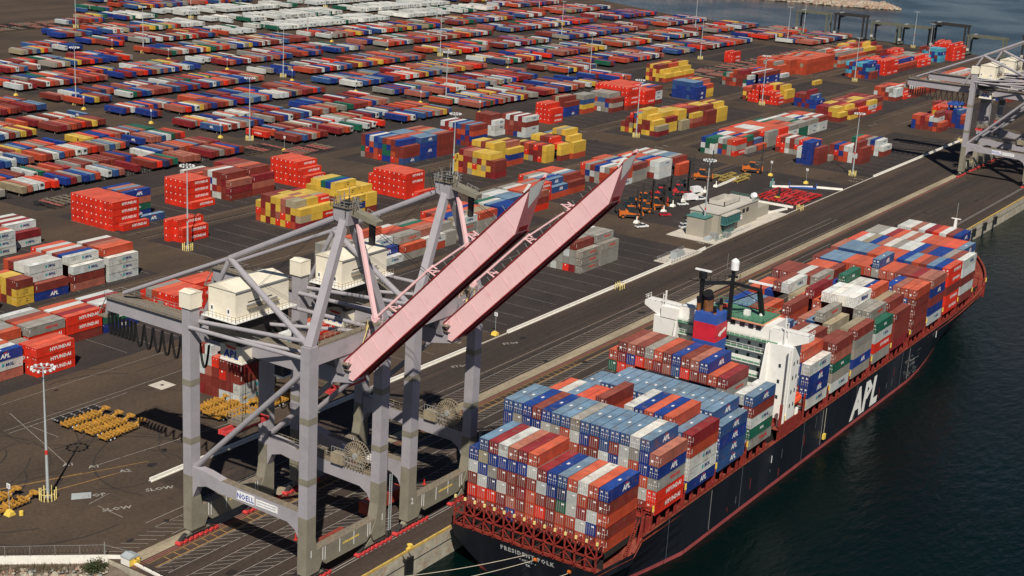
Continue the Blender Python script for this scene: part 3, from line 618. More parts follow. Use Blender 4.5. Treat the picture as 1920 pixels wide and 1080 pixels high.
blk('red and white stack', 540.6, 82, F, ['NNN', 'NWNN', 'GWWW'[1:], 'OOW', 'OBO', 'NRB', 'RNN'])
blk('long red and white stack', 538, 107, F, ['GGO', 'NGO', 'OOR', 'GRG', 'GNN', 'WGW', 'RRN', 'NRR'])
blk('white ended stack by the wharf road', 569, 81.5, F, ['NW', 'WWW', 'NOB', 'WWG', 'OON', 'NOO', 'OEE'])
# far right yard (smaller, measured roughly)
blk('far stack beside the blue straddle', 668, 84, F, ['NO', 'ONWN', 'NBW', 'NNO'], 3, 3, 'NBOM')
blk('far stack beside the blue straddle', 690, 78, F, ['BNO', 'BBBL', 'NBBB'], 4, 3, 'NNBM')
blk('far striped stack', 712, 84, F, ['NNY', 'CYR', 'YOY', 'NWG'], 4, 3, 'ONYR')
blk('far striped stack', 727, 92, F, ['WON', 'NNO', 'BPN'], 4, 3, 'ONPM')
blk('far brown stack row', 650, 137, F, ['NY', 'NYY', 'NOY'], 3, 3, 'NOM')
blk('far brown stack row', 664, 136, F, ['YNY'[:2], 'NNY', 'NNO'], 4, 3, 'NMPY')
blk('far brown stack row', 679, 135.5, F, ['OR', 'NYM', 'NNN'], 5, 3, 'NMPY')
blk('far brown stack row', 693, 135.5, F, ['RWY', 'RNN', 'NNP'], 5, 3, 'NMPY')
blk('far brown stack row', 707, 137, F, ['RPN', 'RNN', 'NNP'], 5, 3, 'NMPN')
blk('blue stack beside the far brown row', 684, 165, F, ['BB', 'BBL', 'MBMM'], 3, 3, 'BNM')
blk('far white ended stack', 757, 142, F, ['NWW', 'NWG', 'ONW'], 3, 3, 'NOW')
blk('far white ended stack', 772, 141, F, ['R', 'NRO', 'NNW'], 4, 3, 'NORW')
for x in range(786, 900, 14): blk('row of stacks behind the far cranes', x, 139, F, ['NO', 'RNW', 'NOR', 'BNO'], 3, 2, 'NORWB', var=.4)
for x in (735, 748, 762): blk('stack behind the far brown pile', x, 229, F, ['BBN', 'WBN', 'NNW'], 5, 3, 'NOGBM', var=.3)
blk('tall far stack', 727, 229, F, ['BBW', 'WEN', 'NNNM', 'NNNN', 'OGNO'], 3, 3, 'OGNE')
blk('tall far stack', 790, 234, F, ['W', 'OOO', 'OOOG', 'OGOO', 'NNOO'], 3, 4, 'OOG')
for x in (806, 819, 832, 845, 858): blk('long orange red far block', x, 229 if x > 806 else 236, F, ['OOOO', 'OOTO', 'OOOO'], 7, 4, 'OOOORG' if x > 820 else 'OOOO', var=.2)
for x in (880, 893, 906, 919): blk('tall far block near the gantries', x, 228, F, ['OGO', 'GOKG'], 6, 4, 'OOGRW', var=.4)
for x in (935, 948, 962): blk('yellow far block near the gantries', x, 236, F, ['TNY', 'NYY'], 6, 4, 'YYNOG', var=.4)
for x in (980, 994): blk('low row before the gantries', x, 240, F, ['N', 'NO'], 6, 3, 'NOMY', var=.5)
blk('dark blue far block', 840, 189, F, ['NN', 'BBCB', 'NBBB', 'OBNC'], 4, 4, 'BONC', var=.2)
blk('dark blue far block', 854, 193, F, ['BBB', 'NBOB', 'ONOC'], 4, 4, 'BONL', var=.2)
for x in (870, 883): blk('bright red far block', x, 190, F, ['RRRR', 'RRRR'], 6, 4, 'RRRRO', var=.3)
for x in (897, 911, 925): blk('mixed far block', x, 190, F, ['NO', 'BWB', 'NNO'], 5, 3, 'NORBG', var=.3)
for x in (940, 954): blk('red far block under the gantries', x, 189, F, ['RR', 'RRR'], 6, 3, 'RROG', var=.3)
blk('turquoise far block', 985, 188, F, ['CCBC', 'BNCC', 'CBBC'], 4, 4, 'CCBN', var=.2)
for x in (1005, 1019): blk('bright red block by the water', x, 183, F, ['RRRR', 'RRRRR'], 6, 5, 'RRRR', var=.4)
for x in (960, 973): blk('red row behind the turquoise block', x, 215, F, ['NR', 'NNR'], 3, 3, 'NMRO', var=.3)
for x in (700, 714, 728): blk('yellow chequered far block', x, 276, F, ['OY', 'NYY'], 4, 4, 'YNOY', var=.3)
blk('lone red stack near the shore', 830, 290, F, ['RRR', 'RR'], 1, 3, 'R')
for x in range(822, 1010, 15): blk('low row behind the far cranes', x, 88 if x < 900 else 96, F, ['N', 'ON'], 4, 2, 'NORWBY', var=.5)
# ------------------------------------------------------------------ ship cargo
SY = -.35; PT = 2.405
def bay(i, x, L, tops, hs, side, th=2.66, z=8.1, pal='NNOOMBLGWPRE', y0=SY, upper=None):
    rows = []
    for k, ch in enumerate(tops):
        h = int(hs[k]); s = rnd(pal, h-1)+ch if ch != '.' else ''
        if upper and k in upper: s = upper[k]
        rows.append(s)
    if side: rows[-1] = side
    rows = rows[::-1]   # starboard first
    nr = len(rows)
    for r, s in enumerate(rows):
        for t, ch in enumerate(s):
            a = rows[r-1] if r else ''
            CONT.append(dict(x=x, y=y0-PT*nr+PT*r+.0, z=z+th*t, L=L, H=th-.03, code=ch, es=not len(a) > t, et=t == len(s)-1, ew=True, lab=('ship', nr-r, t+1, len(s), i), door=True, logos=True))
B1 = ['.RWBN', 'RWBTL', 'RKGBBM'[:3]+'BN', 'MWNBW', 'PNNBP', 'NMNBM', 'OONWO', 'RNWM', 'NNBB', 'OEKL', 'OWWO', 'WMOW', 'BWNO', 'ONONB']
B1 = ['MRNWB', 'ORWBTL', 'NRKGBM', 'NMWNBW', 'BPNNBP', 'ONMNBM', 'OOONWO', 'NRNWM', 'NNNBB', 'OOEKL', 'NOWWO', 'OWMOW', 'NBWNO', 'ONONB']
rows = B1[::-1]
for r, s in enumerate(rows):
    for t, ch in enumerate(s):
        a = rows[r-1] if r else ''
        CONT.append(dict(x=89.0, y=-36.6+PT*r, z=5.3+2.68*t, L=F, H=2.65, code=ch, es=not len(a) > t, et=t == len(s)-1, ew=True, lab=('ship', 14-r, t+1, len(s), 1), door=True, logos=True))
bay(2, 105.2, F, 'LLBNBLLGLLLLLWLP', '6666666666666665', 'RRGBP', upper={14: 'NWOBBL', 13: 'NBWOGW'}, pal='BBLNGWO')
bay(3, 119.6, F+.8, 'OWLRRNNRRWBOBOLM', '5555556446666655', 'BWWOM')
bay(4, 134.2, F+1.2, 'LLLLLLLLLLLLLLLL', '4445555555555554', 'LLBL', th=2.72, pal='BBLLN')
bay(5, 150.3, F, 'ONPNGONBNPBOMLWL', '6777777777766455', 'GEWNL', th=2.62)
bay(6, 183.6, F+1.0, 'RRBBLNBBLRLNNNOW', '4445544445445554', 'WBBW', th=3.0)
bay(7, 199.6, F, 'LLBBNOORLNNWNWNN', '5544444554555455', 'WGEPN', th=2.7)
bay(8, 214.0, F+1.0, 'BLLNOORNLPLGTBTN', '5555545645565455', 'GBGGN', th=2.7)
bay(9, 229.8, F+.7, 'OOBNWTOMOXXXXGGE', '5556655656666554', 'GRWE', th=2.9)
bay(10, 245.0, F, 'NNNWNGWWWWGWOTNN', '6666664444446555', 'MNNN', th=2.75)
bay(11, 261.0, F+.4, 'TOOONBEWWBLWBPOP', '4555545444445555', 'NNNNO', th=2.86)
bay(12, 275.8, F+.4, 'NLLLOOOOLOONNMPP', '5555555565555555', 'WBNBP', th=2.86)
bay(13, 290.9, F+.8, 'PLLLLOOOOBLONLBR', '5555555555555555', 'RRNRR', th=2.92)
bay(14, 305.6, F+1, 'RWTBPWGWWBNBBGNW', '5555555555555555', 'NWNWW', th=2.86)
bay(15, 320.5, F+1, 'GGWMOWPWOOORRL', '55555555555555', 'OOWWL', th=2.8)
bay(16, 335.5, F, 'WWPWMRWNB', '555555555', 'NNNNB', th=2.8, z=8.6, y0=-6.5)
# ------------------------------------------------------------------ rank: the 300 that show largest become objects
def score(c):
    p = (c['x']+c['L']/2, c['y']+1.2, c['z']+c['H']/2); u, v, z = pix(p)
    if z <= 0 or not (-15 < u < 1935 and -12 < v < 1092): return 0
    V = (CAM-Vector(p)).normalized(); a = 0
    if c['es']: a += c['L']*c['H']*max(0, -V.y)
    if c['et']: a += c['L']*CW*max(0, V.z)
    if c['ew']: a += CW*c['H']*max(0, -V.x)*(1 if (c['et'] or c['es']) else .55)
    return a*(FPX/z)**2
# an end (-X) face is hidden when another container stands just before it
occ = {}
for c in CONT: occ.setdefault((round(c['y']/2.4), round(c['z']/2.75)), []).append(c)
for c in CONT:
    for dy in (-1, 0, 1):
        for o in occ.get((round(c['y']/2.4)+dy, round(c['z']/2.75)), ()):
            if o is not c and abs(o['y']-c['y']) < 1.3 and abs(o['z']-c['z']) < 1.5 and 0 < c['x']-(o['x']+o['L']) < (2.6 if c['lab'][0] != 'ship' else 3.2): c['ew'] = False
for c in CONT: c['s'] = score(c)
vis = sorted(CONT, key=lambda c: -c['s'])
NOBJ = 300
seen_lab = {}
def clabel(c):
    la = c['lab']; colr = PAL[c['code']][2]
    if la[0] == 'ship':
        tier = 'topmost' if la[2] == la[3] else nth(la[2])+' tier'
        return f'{colr} container on the ship, {nth(la[1])} row from the wharf, {tier}, {nth(la[4])} bay from the stern'
    tier = 'top' if la[2] == la[3] else ('ground' if la[2] == 1 else nth(la[2]))
    return f'{colr} container, {tier} tier, {nth(la[1])} row back, {la[0]}'
SHORT = {'front red block by the light mast': 'front red block'}
fb = MB(); nobj = 0
def fixlab(s):
    w = s.split()
    if len(w) > 16:
        s = s.replace(' on the ship,', ',').replace(' from the wharf', ' from quay').replace('bay from the stern', 'ship bay from the stern'); w = s.split()
        if len(w) > 16: s = s.replace('from the stern', 'from stern'); w = s.split()
        if len(w) > 16: s = s.replace('container, ', 'box, ').replace(' row back', ' row').replace(' of the ', ' of ').replace(' the ', ' '); w = s.split()
        if len(w) > 16: s = ' '.join(w[:16])
    return s
labn = {}
for i, c in enumerate(vis):
    col, roofc, word, logo = PAL[c['code']]
    if i < NOBJ and c['s'] > 0:
        h = round(c['H']/.09)*.09; h = c['H']
        L = round(c['L'], 1)
        body, roof, ds = cont_meshes(L, 2.6, c['code'], logo if c['L'] > 5 else None, c['door'])
        o = link('shipping_container', None, None, (c['x'], c['y'], c['z'])); o.scale = (1, 1, c['H']/2.6)
        lab = fixlab(clabel(c)); labn[lab] = labn.get(lab, 0)+1
        if labn[lab] > 1: lab = fixlab(lab.replace('container', 'container '+('nearer', 'farther', 'third', 'last')[min(3, labn[lab]-1)])) 
        tag(o, lab, 'container', 'shipping containers stacked on the ship' if c['lab'][0] == 'ship' else 'shipping containers stacked in the yard')
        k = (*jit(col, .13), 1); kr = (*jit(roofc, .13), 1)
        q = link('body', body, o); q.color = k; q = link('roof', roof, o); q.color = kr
        for dm in ds: q = link('door', dm, o); q.color = k
        nobj += 1
    else:
        if not (c['es'] or c['et'] or c['ew']): continue
        if c['s'] <= 0 and not inview((c['x'], c['y'], c['z']), 300): continue
        fb.curc = jit(col, .15); x, y, z, L, H = c['x'], c['y'], c['z'], c['L'], c['H']
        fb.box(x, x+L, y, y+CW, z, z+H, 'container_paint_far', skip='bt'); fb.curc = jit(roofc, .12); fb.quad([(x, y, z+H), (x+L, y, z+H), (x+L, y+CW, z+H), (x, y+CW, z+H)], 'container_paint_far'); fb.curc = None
        if c['es'] and logo in ('HY', 'APL', 'MOL') and c['s'] > 40 and random.random() < .75:
            k = len(fb.v); add_logo(fb, logo, L, H, 0); fb.v[k:] = [(vx+x, vy+y, vz+z) for vx, vy, vz in fb.v[k:]]
        if c['ew'] and not c['door'] and c['code'] == 'R' and c['s'] > 25:
            fb.quad([(x-.02, y+1.5, z+H*.72), (x-.02, y+1.1, z+H*.72), (x-.02, y+1.1, z+H*.9), (x-.02, y+1.5, z+H*.9)], 'white_mark')
        if c['ew'] and c['door'] and c['s'] > 25:
            for yy in (.5, 1.0, 1.5, 2.0): fb.quad([(x-.02, y+yy+.05, z+.2), (x-.02, y+yy-.05, z+.2), (x-.02, y+yy-.05, z+H-.2), (x-.02, y+yy+.05, z+H-.2)], 'rod_steel')
            fb.quad([(x-.03, y+1.0, z+H*.7), (x-.03, y+.4, z+H*.7), (x-.03, y+.4, z+H*.82), (x-.03, y+1.0, z+H*.82)], 'white_mark')
tag(fb.build('stacked_containers'), 'mass of stacked containers in many colours filling the far yard and the ship', 'containers', kind='stuff')
print('containers', len(CONT), 'objects', nobj)
# ------------------------------------------------------------------ trailers: containers parked on chassis
TR = []
tp = random.Random(5)
YB = [293.5, 334, 381, 430, 483, 534, 586, 634, 688, 738, 789, 840]
def xleft(y): return -1e9 if y < 500 else 412+(y-566)*1.165
for bi, y in enumerate(YB):
    for ci, (xa, xb) in enumerate(XB):
        xb2 = xb
        if bi == 0: xb2 = min(xb, 690) if xa > 500 else xb
        if xb > 1000: xb2 = 1072 if y < 560 else 1072
        for ln in (0, 1):
            x = xa+tp.uniform(0, 5)-3-(4 if ln else 0); n = 0; yy = y+ln*16.2
            
            while x < xb2:
                n += 1
                pk = .9 if ln == 0 else .86
                if x > xleft(yy)+4 and tp.random() < pk and not (340 < x < 362 and y < 330):
                    if inview((x, yy+6, 2), 30): TR.append((x, yy+tp.uniform(-.8, .8), tp.choice('WWWWWWWWWXWE') if y > 560 and 618 < x < 955 and y < 735 else tp.choice('NNNNNNMMOOOORRPPPBBBBLLLWWWWGGGTYEKN'), bi, ci, ln, n, tp.random()))
                x += 3.05 if tp.random() < .955 else tp.uniform(6, 19)
# empties and reds at the upper left corner beyond the road
for k in range(40): TR.append((tp.uniform(470, 640), 0, '', 0, 0, 0, 0, 0)) if 0 else None
def tr_meshes():
    ch = MB()
    ch.box(.72, .92, .3, 12.4, 1.05, 1.35, 'machine_dark'); ch.box(1.52, 1.72, .3, 12.4, 1.05, 1.35, 'machine_dark')
    for y in (.2, 4, 8, 12.1): ch.box(.05, 2.39, y, y+.25, 1.2, 1.45, 'machine_dark')
    for y in (9.4, 10.7):
        for x in (.1, 2.34): ch.bar((x-.15, y, .52), (x+.15, y, .52), .52, 'tyre_black', n=10)
    ch.box(.5, .65, 2.4, 2.6, 0, 1.2, 'steel_grey'); ch.box(1.8, 1.95, 2.4, 2.6, 0, 1.2, 'steel_grey')
    return ch.mesh('chassis')
tch = tr_meshes()
def dist(t): return (Vector((t[0], t[1], 0))-CAM).length
TR.sort(key=dist)
TC = {}
def tr_cont(code, logo):
    k = (logo, code in 'WX')
    if k in TC: return TC[k]
    b = MB(); b.box(0, CW, 0, F+1.2, 0, 2.6, 'container_paint', skip='t'); b.box(.06, CW-.06, -.015, 0, .06, 2.5, 'container_paint', skip='n')
    if logo:   # lettering on the long -X side
        S = {'HY': 'HYUNDAI', 'APL': 'APL', 'MOL': 'MOL', 'WH': 'WAN HAI', 'MSC': None, 'NOL': 'NOL', 'MAT': 'Matson'}[logo]
        mk = {'HY': 'white_mark', 'APL': 'white_mark', 'MOL': 'navy_mark', 'WH': 'red_mark', 'NOL': 'white_mark', 'MAT': 'navy_mark'}.get(logo)
        if S: b.add(text(S, .04, 1, 0), face_w(-.03, F*.45, 1.45, .8 if logo != 'APL' else 1.1), mk)
        else: b.quad([(-.03, 5, 1), (-.03, 4, 1), (-.03, 4, 2.1), (-.03, 5, 2.1)], 'black_mark')
    if k[1]: b.box(.5, 1.9, -.1, -.02, 1.2, 2.2, 'machine_dark') if code == 'W' and random.random() < .5 else None
    TC[k] = b.mesh('container'); return TC[k]
trf = MB(); trr = MB(); trr.box(.03, CW-.03, .03, F+1.17, 2.6, 2.62, 'container_roof', skip='b'); trm = trr.mesh('roof'); ntr = 0
FLD = ['far left', 'left', 'second', 'third', 'fourth', 'fifth', 'sixth', 'last']
nl = {}
TR = [t for t in TR]
for i, (x, y, code, bi, ci, ln, n, q) in enumerate(TR):
    col, roofc, word, logo = PAL[code]
    if q < .06:   # bare chassis
        c = None
    if i < 300:
        r = link('container_trailer', None, None, (x, y, 0)); r.rotation_euler.z = tp.uniform(-.012, .012)
        tag(r, f"{word if q >= .06 else 'bare'} trailer, {nth(n)} in the {'front' if ln == 0 else 'back'} line, {nth(bi+1)} parking row, {FLD[ci]} field"+('' if q >= .06 else ' without container'), 'trailer', 'container trailers parked in rows')
        link('chassis', tch, r)
        if q >= .06:
            o = link('container', tr_cont(code, logo if q > .4 else None), r, (0, 0, 1.45)); o.color = (*jit(col, .14), 1)
            o = link('roof', trm, r, (0, 0, 1.45)); o.color = (*jit(roofc, .14), 1)
        ntr += 1
    else:
        if q >= .06:
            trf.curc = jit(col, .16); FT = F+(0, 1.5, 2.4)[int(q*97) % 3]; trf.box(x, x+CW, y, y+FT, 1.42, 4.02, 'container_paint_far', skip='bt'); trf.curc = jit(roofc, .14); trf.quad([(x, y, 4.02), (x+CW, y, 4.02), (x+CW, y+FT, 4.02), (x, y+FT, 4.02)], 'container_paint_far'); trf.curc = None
            if logo in ('HY', 'APL', 'MOL') and q > .6 and dist((x, y)) < 620 : trf.quad([(x-.03, y+7.5, 2.3), (x-.03, y+4.2, 2.3), (x-.03, y+4.2, 3.1), (x-.03, y+7.5, 3.1)], 'white_mark' if logo != 'MOL' else 'navy_mark')
            if code in 'WX' and q > .5: trf.quad([(x+.7, y-.03, 2.7), (x+1.7, y-.03, 2.7), (x+1.7, y-.03, 3.6), (x+.7, y-.03, 3.6)], 'machine_dark')
        trf.box(x+.7, x+1.7, y+.2, y+12.3, 1.1, 1.4, 'machine_dark', skip='b'); trf.box(x, x+2.4, y+9, y+11.3, .05, 1.05, 'tyre_black', skip='b')
tag(trf.build('parked_trailers'), 'rows upon rows of container trailers covering the far yard', 'trailers', kind='stuff')
print('trailers', len(TR), ntr)
# bare stacked chassis racks
b = MB()
def barechassis(b, x, y, m='machine_dark'):
    b.box(x+.7, x+.9, y, y+12, 1, 1.3, m); b.box(x+1.5, x+1.7, y, y+12, 1, 1.3, m)
    for k in range(4): b.box(x, x+2.4, y+k*3.8, y+k*3.8+.3, 1.2, 1.4, m)
    b.box(x, x+.3, y+8.4, y+10.8, 0, 1, 'tyre_black'); b.box(x+2.1, x+2.4, y+8.4, y+10.8, 0, 1, 'tyre_black')
for x0, x1, y in ((346, 372, 274), (205, 240, 270), (330, 352, 290), (720, 1000, 262), (735, 1030, 276), (480, 640, 700), (468, 600, 684)):
    x = x0
    while x < x1: barechassis(b, x, y+tp.uniform(-1, 1), tp.choice(['machine_dark', 'faded_red', 'walkway'])); x += 2.9
tag(b.build('bare_chassis_rows'), 'rows of bare rusty chassis standing between the stacks and trailers', 'chassis', kind='stuff')
# ------------------------------------------------------------------ light masts
b = MB(); b.bar((0, 0, 0), (0, 0, 30), .36, 'galvanised', n=10, r2=.13); b.bar((0, 0, 10.2), (0, 0, 11.2), .31, 'red_mark', n=10, r2=.3); b.box(-.5, .5, -.5, .5, 0, .5, 'concrete_pale'); mpole = b.mesh('pole')
b = MB(); n = 12
for i in range(24):
    t = 2*pi*i/24; u = 2*pi*(i+1)/24; b.bar((2.3*cos(t), 2.3*sin(t), 29.6), (2.3*cos(u), 2.3*sin(u), 29.6), .09, 'galvanised')
for i in range(3): t = pi*i/3+.2; b.bar((2.3*cos(t), 2.3*sin(t), 29.6), (-2.3*cos(t), -2.3*sin(t), 29.6), .08, 'galvanised')
mring = b.mesh('ring')
b = MB(); b.box(-.28, .28, -.2, .2, -.3, .12, 'lamp_white'); b.box(-.2, .2, -.25, .25, -.42, -.3, 'glass_dark'); mlamp = b.mesh('lamp_head')
b = MB()
for i in range(14):
    t = 2*pi*i/14; x, y = 1.75*cos(t), 1.75*sin(t)
    if i % 14: b.bar((x, y, 0), (x, y, 2.1+(.3 if i % 2 else 0)), .12, 'pale_yellow', n=6)
for i in range(14):
    t = 2*pi*i/14; u = 2*pi*(i+1)/14
    if i % 14 and (i+1) % 14: b.bar((1.75*cos(t), 1.75*sin(t), 1.5), (1.75*cos(u), 1.75*sin(u), 1.5), .1, 'pale_yellow')
mguard = b.mesh('guard_post')
MX = [42.8, 200.5, 357, 513.5, 670, 827, 984]
ML = [(42.8, 73.1), (198.5+3, 195.4), (357.5, 196.5), (353.8, 74.5), (511.5, 75.3)]
for x in (357, 513, 669.5, 827, 984): ML.append((x, 315))
for x in (357, 513.5, 672, 830): ML.append((x, 437))
for x in (514.5, 669.5, 821, 975): ML.append((x, 194))
for x in (513.5, 672, 830, 985): ML.append((x, 558))
for x in (560, 672, 830): ML.append((x, 678))
for x in (668, 825, 1010): ML.append((x, 76)) if x > 900 else None
ML.append((1062, 236)); ML.append((985, 400)); ML.append((1052, 330))
ML = [p for p in ML if inview((p[0], p[1], 0), 200) or inview((p[0], p[1], 30), 20)]
ML.sort(key=lambda p: (Vector((p[0], p[1], 0))-CAM).length)
DESC = {0: 'tall grey light mast with twelve lamps on its ring, nearest one, beside yellow chassis', 1: 'light mast with a ring of lamps standing in front of the small red block', 2: 'light mast standing before the near yellow and red stacks', 3: 'light mast beside the wharf building and its yellow posts'}
for i, (x, y) in enumerate(ML):
    r = thing('light_mast', (x, y, 0), DESC.get(i, f'{nth(i+1)} nearest tall light mast with a ring of lamps above the container yard'), 'light mast', 'tall light masts of the container yard', rz=.3*i)
    link('pole', mpole, r); link('ring', mring, r)
    for k in range(12 if i < 14 else 0):
        t = 2*pi*k/12; link('lamp_head', mlamp, r, (2.3*cos(t), 2.3*sin(t), 29.6)).rotation_euler.z = t
    g = link('guard_posts', None, None, (x, y, 0)) if False else link('bollard_guard', mguard, None, (x, y, 0)); g.rotation_euler.z = i
    tag(g, 'ring of pale yellow guard posts round the foot of the '+('nearest light mast' if i == 0 else f'{nth(i+1)} nearest light mast'), 'guard posts', 'yellow guard posts around mast feet')
for i, (x, y, l) in enumerate([(267.7, 62.0, 'yellow guard posts astride the white barrier by the grey stack'), (424, 64.5, 'yellow guard posts beside the red spreader frames'), (646, 66, 'yellow guard posts beside the far crane')]):
    b = MB()
    for dx in (-1.4, 0, 1.4):
        for dy in (-.9, .9): b.bar((dx, dy, 0), (dx, dy, 2.3), .13, 'pale_yellow', n=6)
        b.bar((dx, -.9, 1.9), (dx, .9, 1.9), .1, 'pale_yellow')
    b.bar((1.4, -.9, 1.9), (1.4, .9, 1.9), .1, 'pale_yellow'); b.bar((-1.4, -.9, 1.4), (1.4, -.9, 1.4), .1, 'pale_yellow'); b.bar((-1.4, .9, 1.4), (1.4, .9, 1.4), .1, 'pale_yellow')
    tag(b.build('bollard_guard', None, (x, y, 0)), l, 'guard posts', 'yellow guard posts around mast feet')
# sign posts
bb = MB(); bb.prism([(-.9, 0), (.9, 0), (.45, .9), (-.45, .9)], 'y', -.9, .9, 'yellow_paint'); bb.prism([(-.55, .9), (.55, .9), (.3, 1.2), (-.3, 1.2)], 'y', -.4, .4, 'yellow_paint'); sbase = bb.mesh('base')
bb = MB(); bb.bar((0, 0, 1), (0, 0, 6.6), .06, 'galvanised', n=6); spole = bb.mesh('pole')
bb = MB(); bb.box(-.05, .05, -.55, .55, 5.9, 7.0, 'lamp_white'); bb.add(text('22'), face_w(-.06, 0, 6.45, .5), 'black_mark'); spl = bb.mesh('sign_plate')
SP = [(32.8, 72.8, 'left frame edge beside the yellow chassis'), (199.1, 65.2, 'gap between the white barriers'), (476.7, 84, 'white barrier and the blue flat rack'), (480, 103, 'end of the yellow frames')]
for bi, y in enumerate(YB[:7]):
    for (xa, xb) in XB[2:6]: SP.append((xa-6, y-6, f'start of parking row {("one two three four five six seven".split())[bi]}')); 
for i, (x, y, l) in enumerate(SP):
    if not inview((x, y, 3), 0) or x < xleft(y)-30: continue
    r = thing('sign_post', (x, y, 0), (f'white sign on a yellow base near the {l}' if i < 4 else f'{nth(i-3)} nearest white aisle sign on a yellow base'), 'sign', 'pole signs with yellow bases'); link('base', sbase, r); link('pole', spole, r); link('sign_plate', spl, r)
# ------------------------------------------------------------------ ship-to-shore crane
def make_crane(loc, num, label):
    R = thing('gantry_crane', loc, label, 'crane', 'ship to shore gantry cranes on the wharf'); W = 21.5; XM = 10.9; YL, YW = 36.5, 6.0
    hw = 1.25
    for (x, y, zt) in ((0, YL, 49.6), (W, YL, 48), (0, YW, 48.6), (W, YW, 48.6)):
        b = MB(); s = 1 if x == 0 else -1
        b.box(x-hw, x+hw, y-1.1, y+1.1, 14.6, zt, 'crane_grey')
        b.box(x-hw-.02, x+hw+.02, y-1.12, y+1.12, 7.5, 14.6, 'crane_taupe')
        b.prism([(x-s*hw*1.02, 7.5), (x-s*hw*1.02, 2.6), (x+s*2.4, 2.6), (x+s*3.4, 4.5), (x+s*1.8, 7.2), (x+s*1.27, 10)] if s > 0 else [(x-s*hw*1.02, 7.5), (x+s*1.27, 10), (x+s*1.8, 7.2), (x+s*3.4, 4.5), (x+s*2.4, 2.6), (x-s*hw*1.02, 2.6)], 'y', y-1.13, y+1.13, 'crane_taupe')
        for z in (21.3, 33.5): b.box(x-hw-.03, x+hw+.03, y-1.13, y+1.13, z, z+1.3, 'crane_taupe', skip='tb')
        g = b.build('leg', R)
        if y == YW and num:
            b = MB(); b.add(text(num), face_s(x, y-1.2, 7.0, 1.5, .9), 'white_mark'); b.build('number', g)
        if y == YL and x == 0:
            b = MB(); b.box(-1.55, 1.55, y-1.5, y+1.5, 49.5, 52.6, 'house_cream'); b.prism([(-1.65, 52.6), (1.65, 52.6), (0, 52.95)], 'y', y-1.6, y+1.6, 'house_cream'); b.build('lift_housing', g)
    # sill beams along the rails
    for y in (YL, YW):
        b = MB(); 
        b.prism([(3.2, 4.4), (4.6, 3.2), (W-4.6, 3.2), (W-3.2, 4.4), (W-1.3, 4.6), (W-1.3, 7.1), (1.3, 7.1), (1.3, 4.6)], 'y', y-1.0, y+1.0, 'crane_taupe', None)
        b.box(1.4, W-1.4, y-1.02, y+1.02, 7.1, 7.16, 'walkway')
        for x in (3.6, 4.3, 8.6, W-8.6, W-4.3, W-3.6): b.box(x-.09, x+.09, y-1.03, y-1.0, 4.4 if x in (3.6, W-3.6) else 4.2, 7.1, 'white_mark')
        for k in range(9): b.box(9.6+k*.55, 9.6+k*.55+.4, y-1.03, y-1.0, 5.5, 5.9 if k % 3 else 5.8, 'yellow_paint')
        b.build('sill_beam', R)
        for cx in (1.2, W-1.2):
            bg = MB(); bg.prism([(cx-3.4, 1.5), (cx+3.4, 1.5), (cx+1.0, 3.2), (cx-1.0, 3.2)], 'y', y-.55, y+.55, 'crane_taupe')
            for q in (-3, 3):
                bg.prism([(cx+q-1.9, .9), (cx+q+1.9, .9), (cx+q+.5, 1.9), (cx+q-.5, 1.9)], 'y', y-.45, y+.45, 'machine_dark')
            g = bg.build('bogie', R)
            for k in range(8):
                w_ = MB(); xx = cx-5.0+k*1.43; w_.bar((xx, y-.62, .42), (xx, y+.62, .42), .42, 'bogie_red', n=10); w_.box(xx-.3, xx+.3, y-.85, y-.6, .5, 1.1, 'bogie_red'); w_.build('wheel', g)
    # portal beams across (along y)
    for x in (0, W):
        b = MB(); lo, hi = 13.0, 15.9
        b.prism([(YL-1.0, 9.6), (YL-1.0, hi+.7), (YL-5, hi+.5), (YL-9, hi-.2), (YW+1.0, hi-.6), (YW+1.0, 9.2), (YW+2.2, 11.4), (YW+4.2, lo-.5), (YL-8, lo), (YL-5, lo+.4), (YL-2.4, 12.6)], 'x', x-.9, x+.9, 'crane_grey')
        b.quad([(x-.9, YW+1.2, hi-.55), (x+.9, YW+1.2, hi-.55), (x+.9, YL-9, hi-.15), (x-.9, YL-9, hi-.15)], 'walkway')
        g = b.build('portal_beam', R)
        if x == 0:
            b = MB(); b.box(x-1.0, x-.92, 18.6, 23.2, 13.3, 15.1, 'lamp_white'); b.add(text('NOELL', .02, 1.08), face_w(x-1.03, 20.9, 14.2, 1.2, .86), 'royal_mark'); b.build('name_plate', g)
            b = MB(); b.box(x-1.0, x-.92, 12.6, 18.2, 13.4, 14.8, 'lamp_white')
            for zz in (14.4, 13.85): b.box(x-1.03, x-1.0, 13.1, 17.7, zz, zz+.12, 'steel_grey')
            b.build('name_plate', g)
        else:
            b = MB(); b.rail([(x-.8, YW+1.4, hi-.5), (x-.8, YL-2, hi)], 1.1, 'rail_concrete', .07, 1.6); b.rail([(x+.8, YW+1.4, hi-.5), (x+.8, YL-2, hi)], 1.1, 'rail_concrete', .07, 1.6); b.build('handrail', g)
    # cable reel on the far portal beam
    cr = MB(); c = Vector((W-.2, 11.6, 18.6)); cr.bar(c-Vector((.9, 0, 0)), c+Vector((.9, 0, 0)), .6, 'steel_grey', n=10)
    for sx in (-.55, .55):
        for i in range(28):
            t = 2*pi*i/28; u = 2*pi*(i+1)/28; p = c+Vector((sx, 2.9*cos(t), 2.9*sin(t))); q = c+Vector((sx, 2.9*cos(u), 2.9*sin(u)))
            cr.bar(c+Vector((sx, 0, 0)), p, .12, 'rail_concrete'); cr.bar(p, q, .1, 'rail_concrete')
    g = cr.build('cable_reel', R)
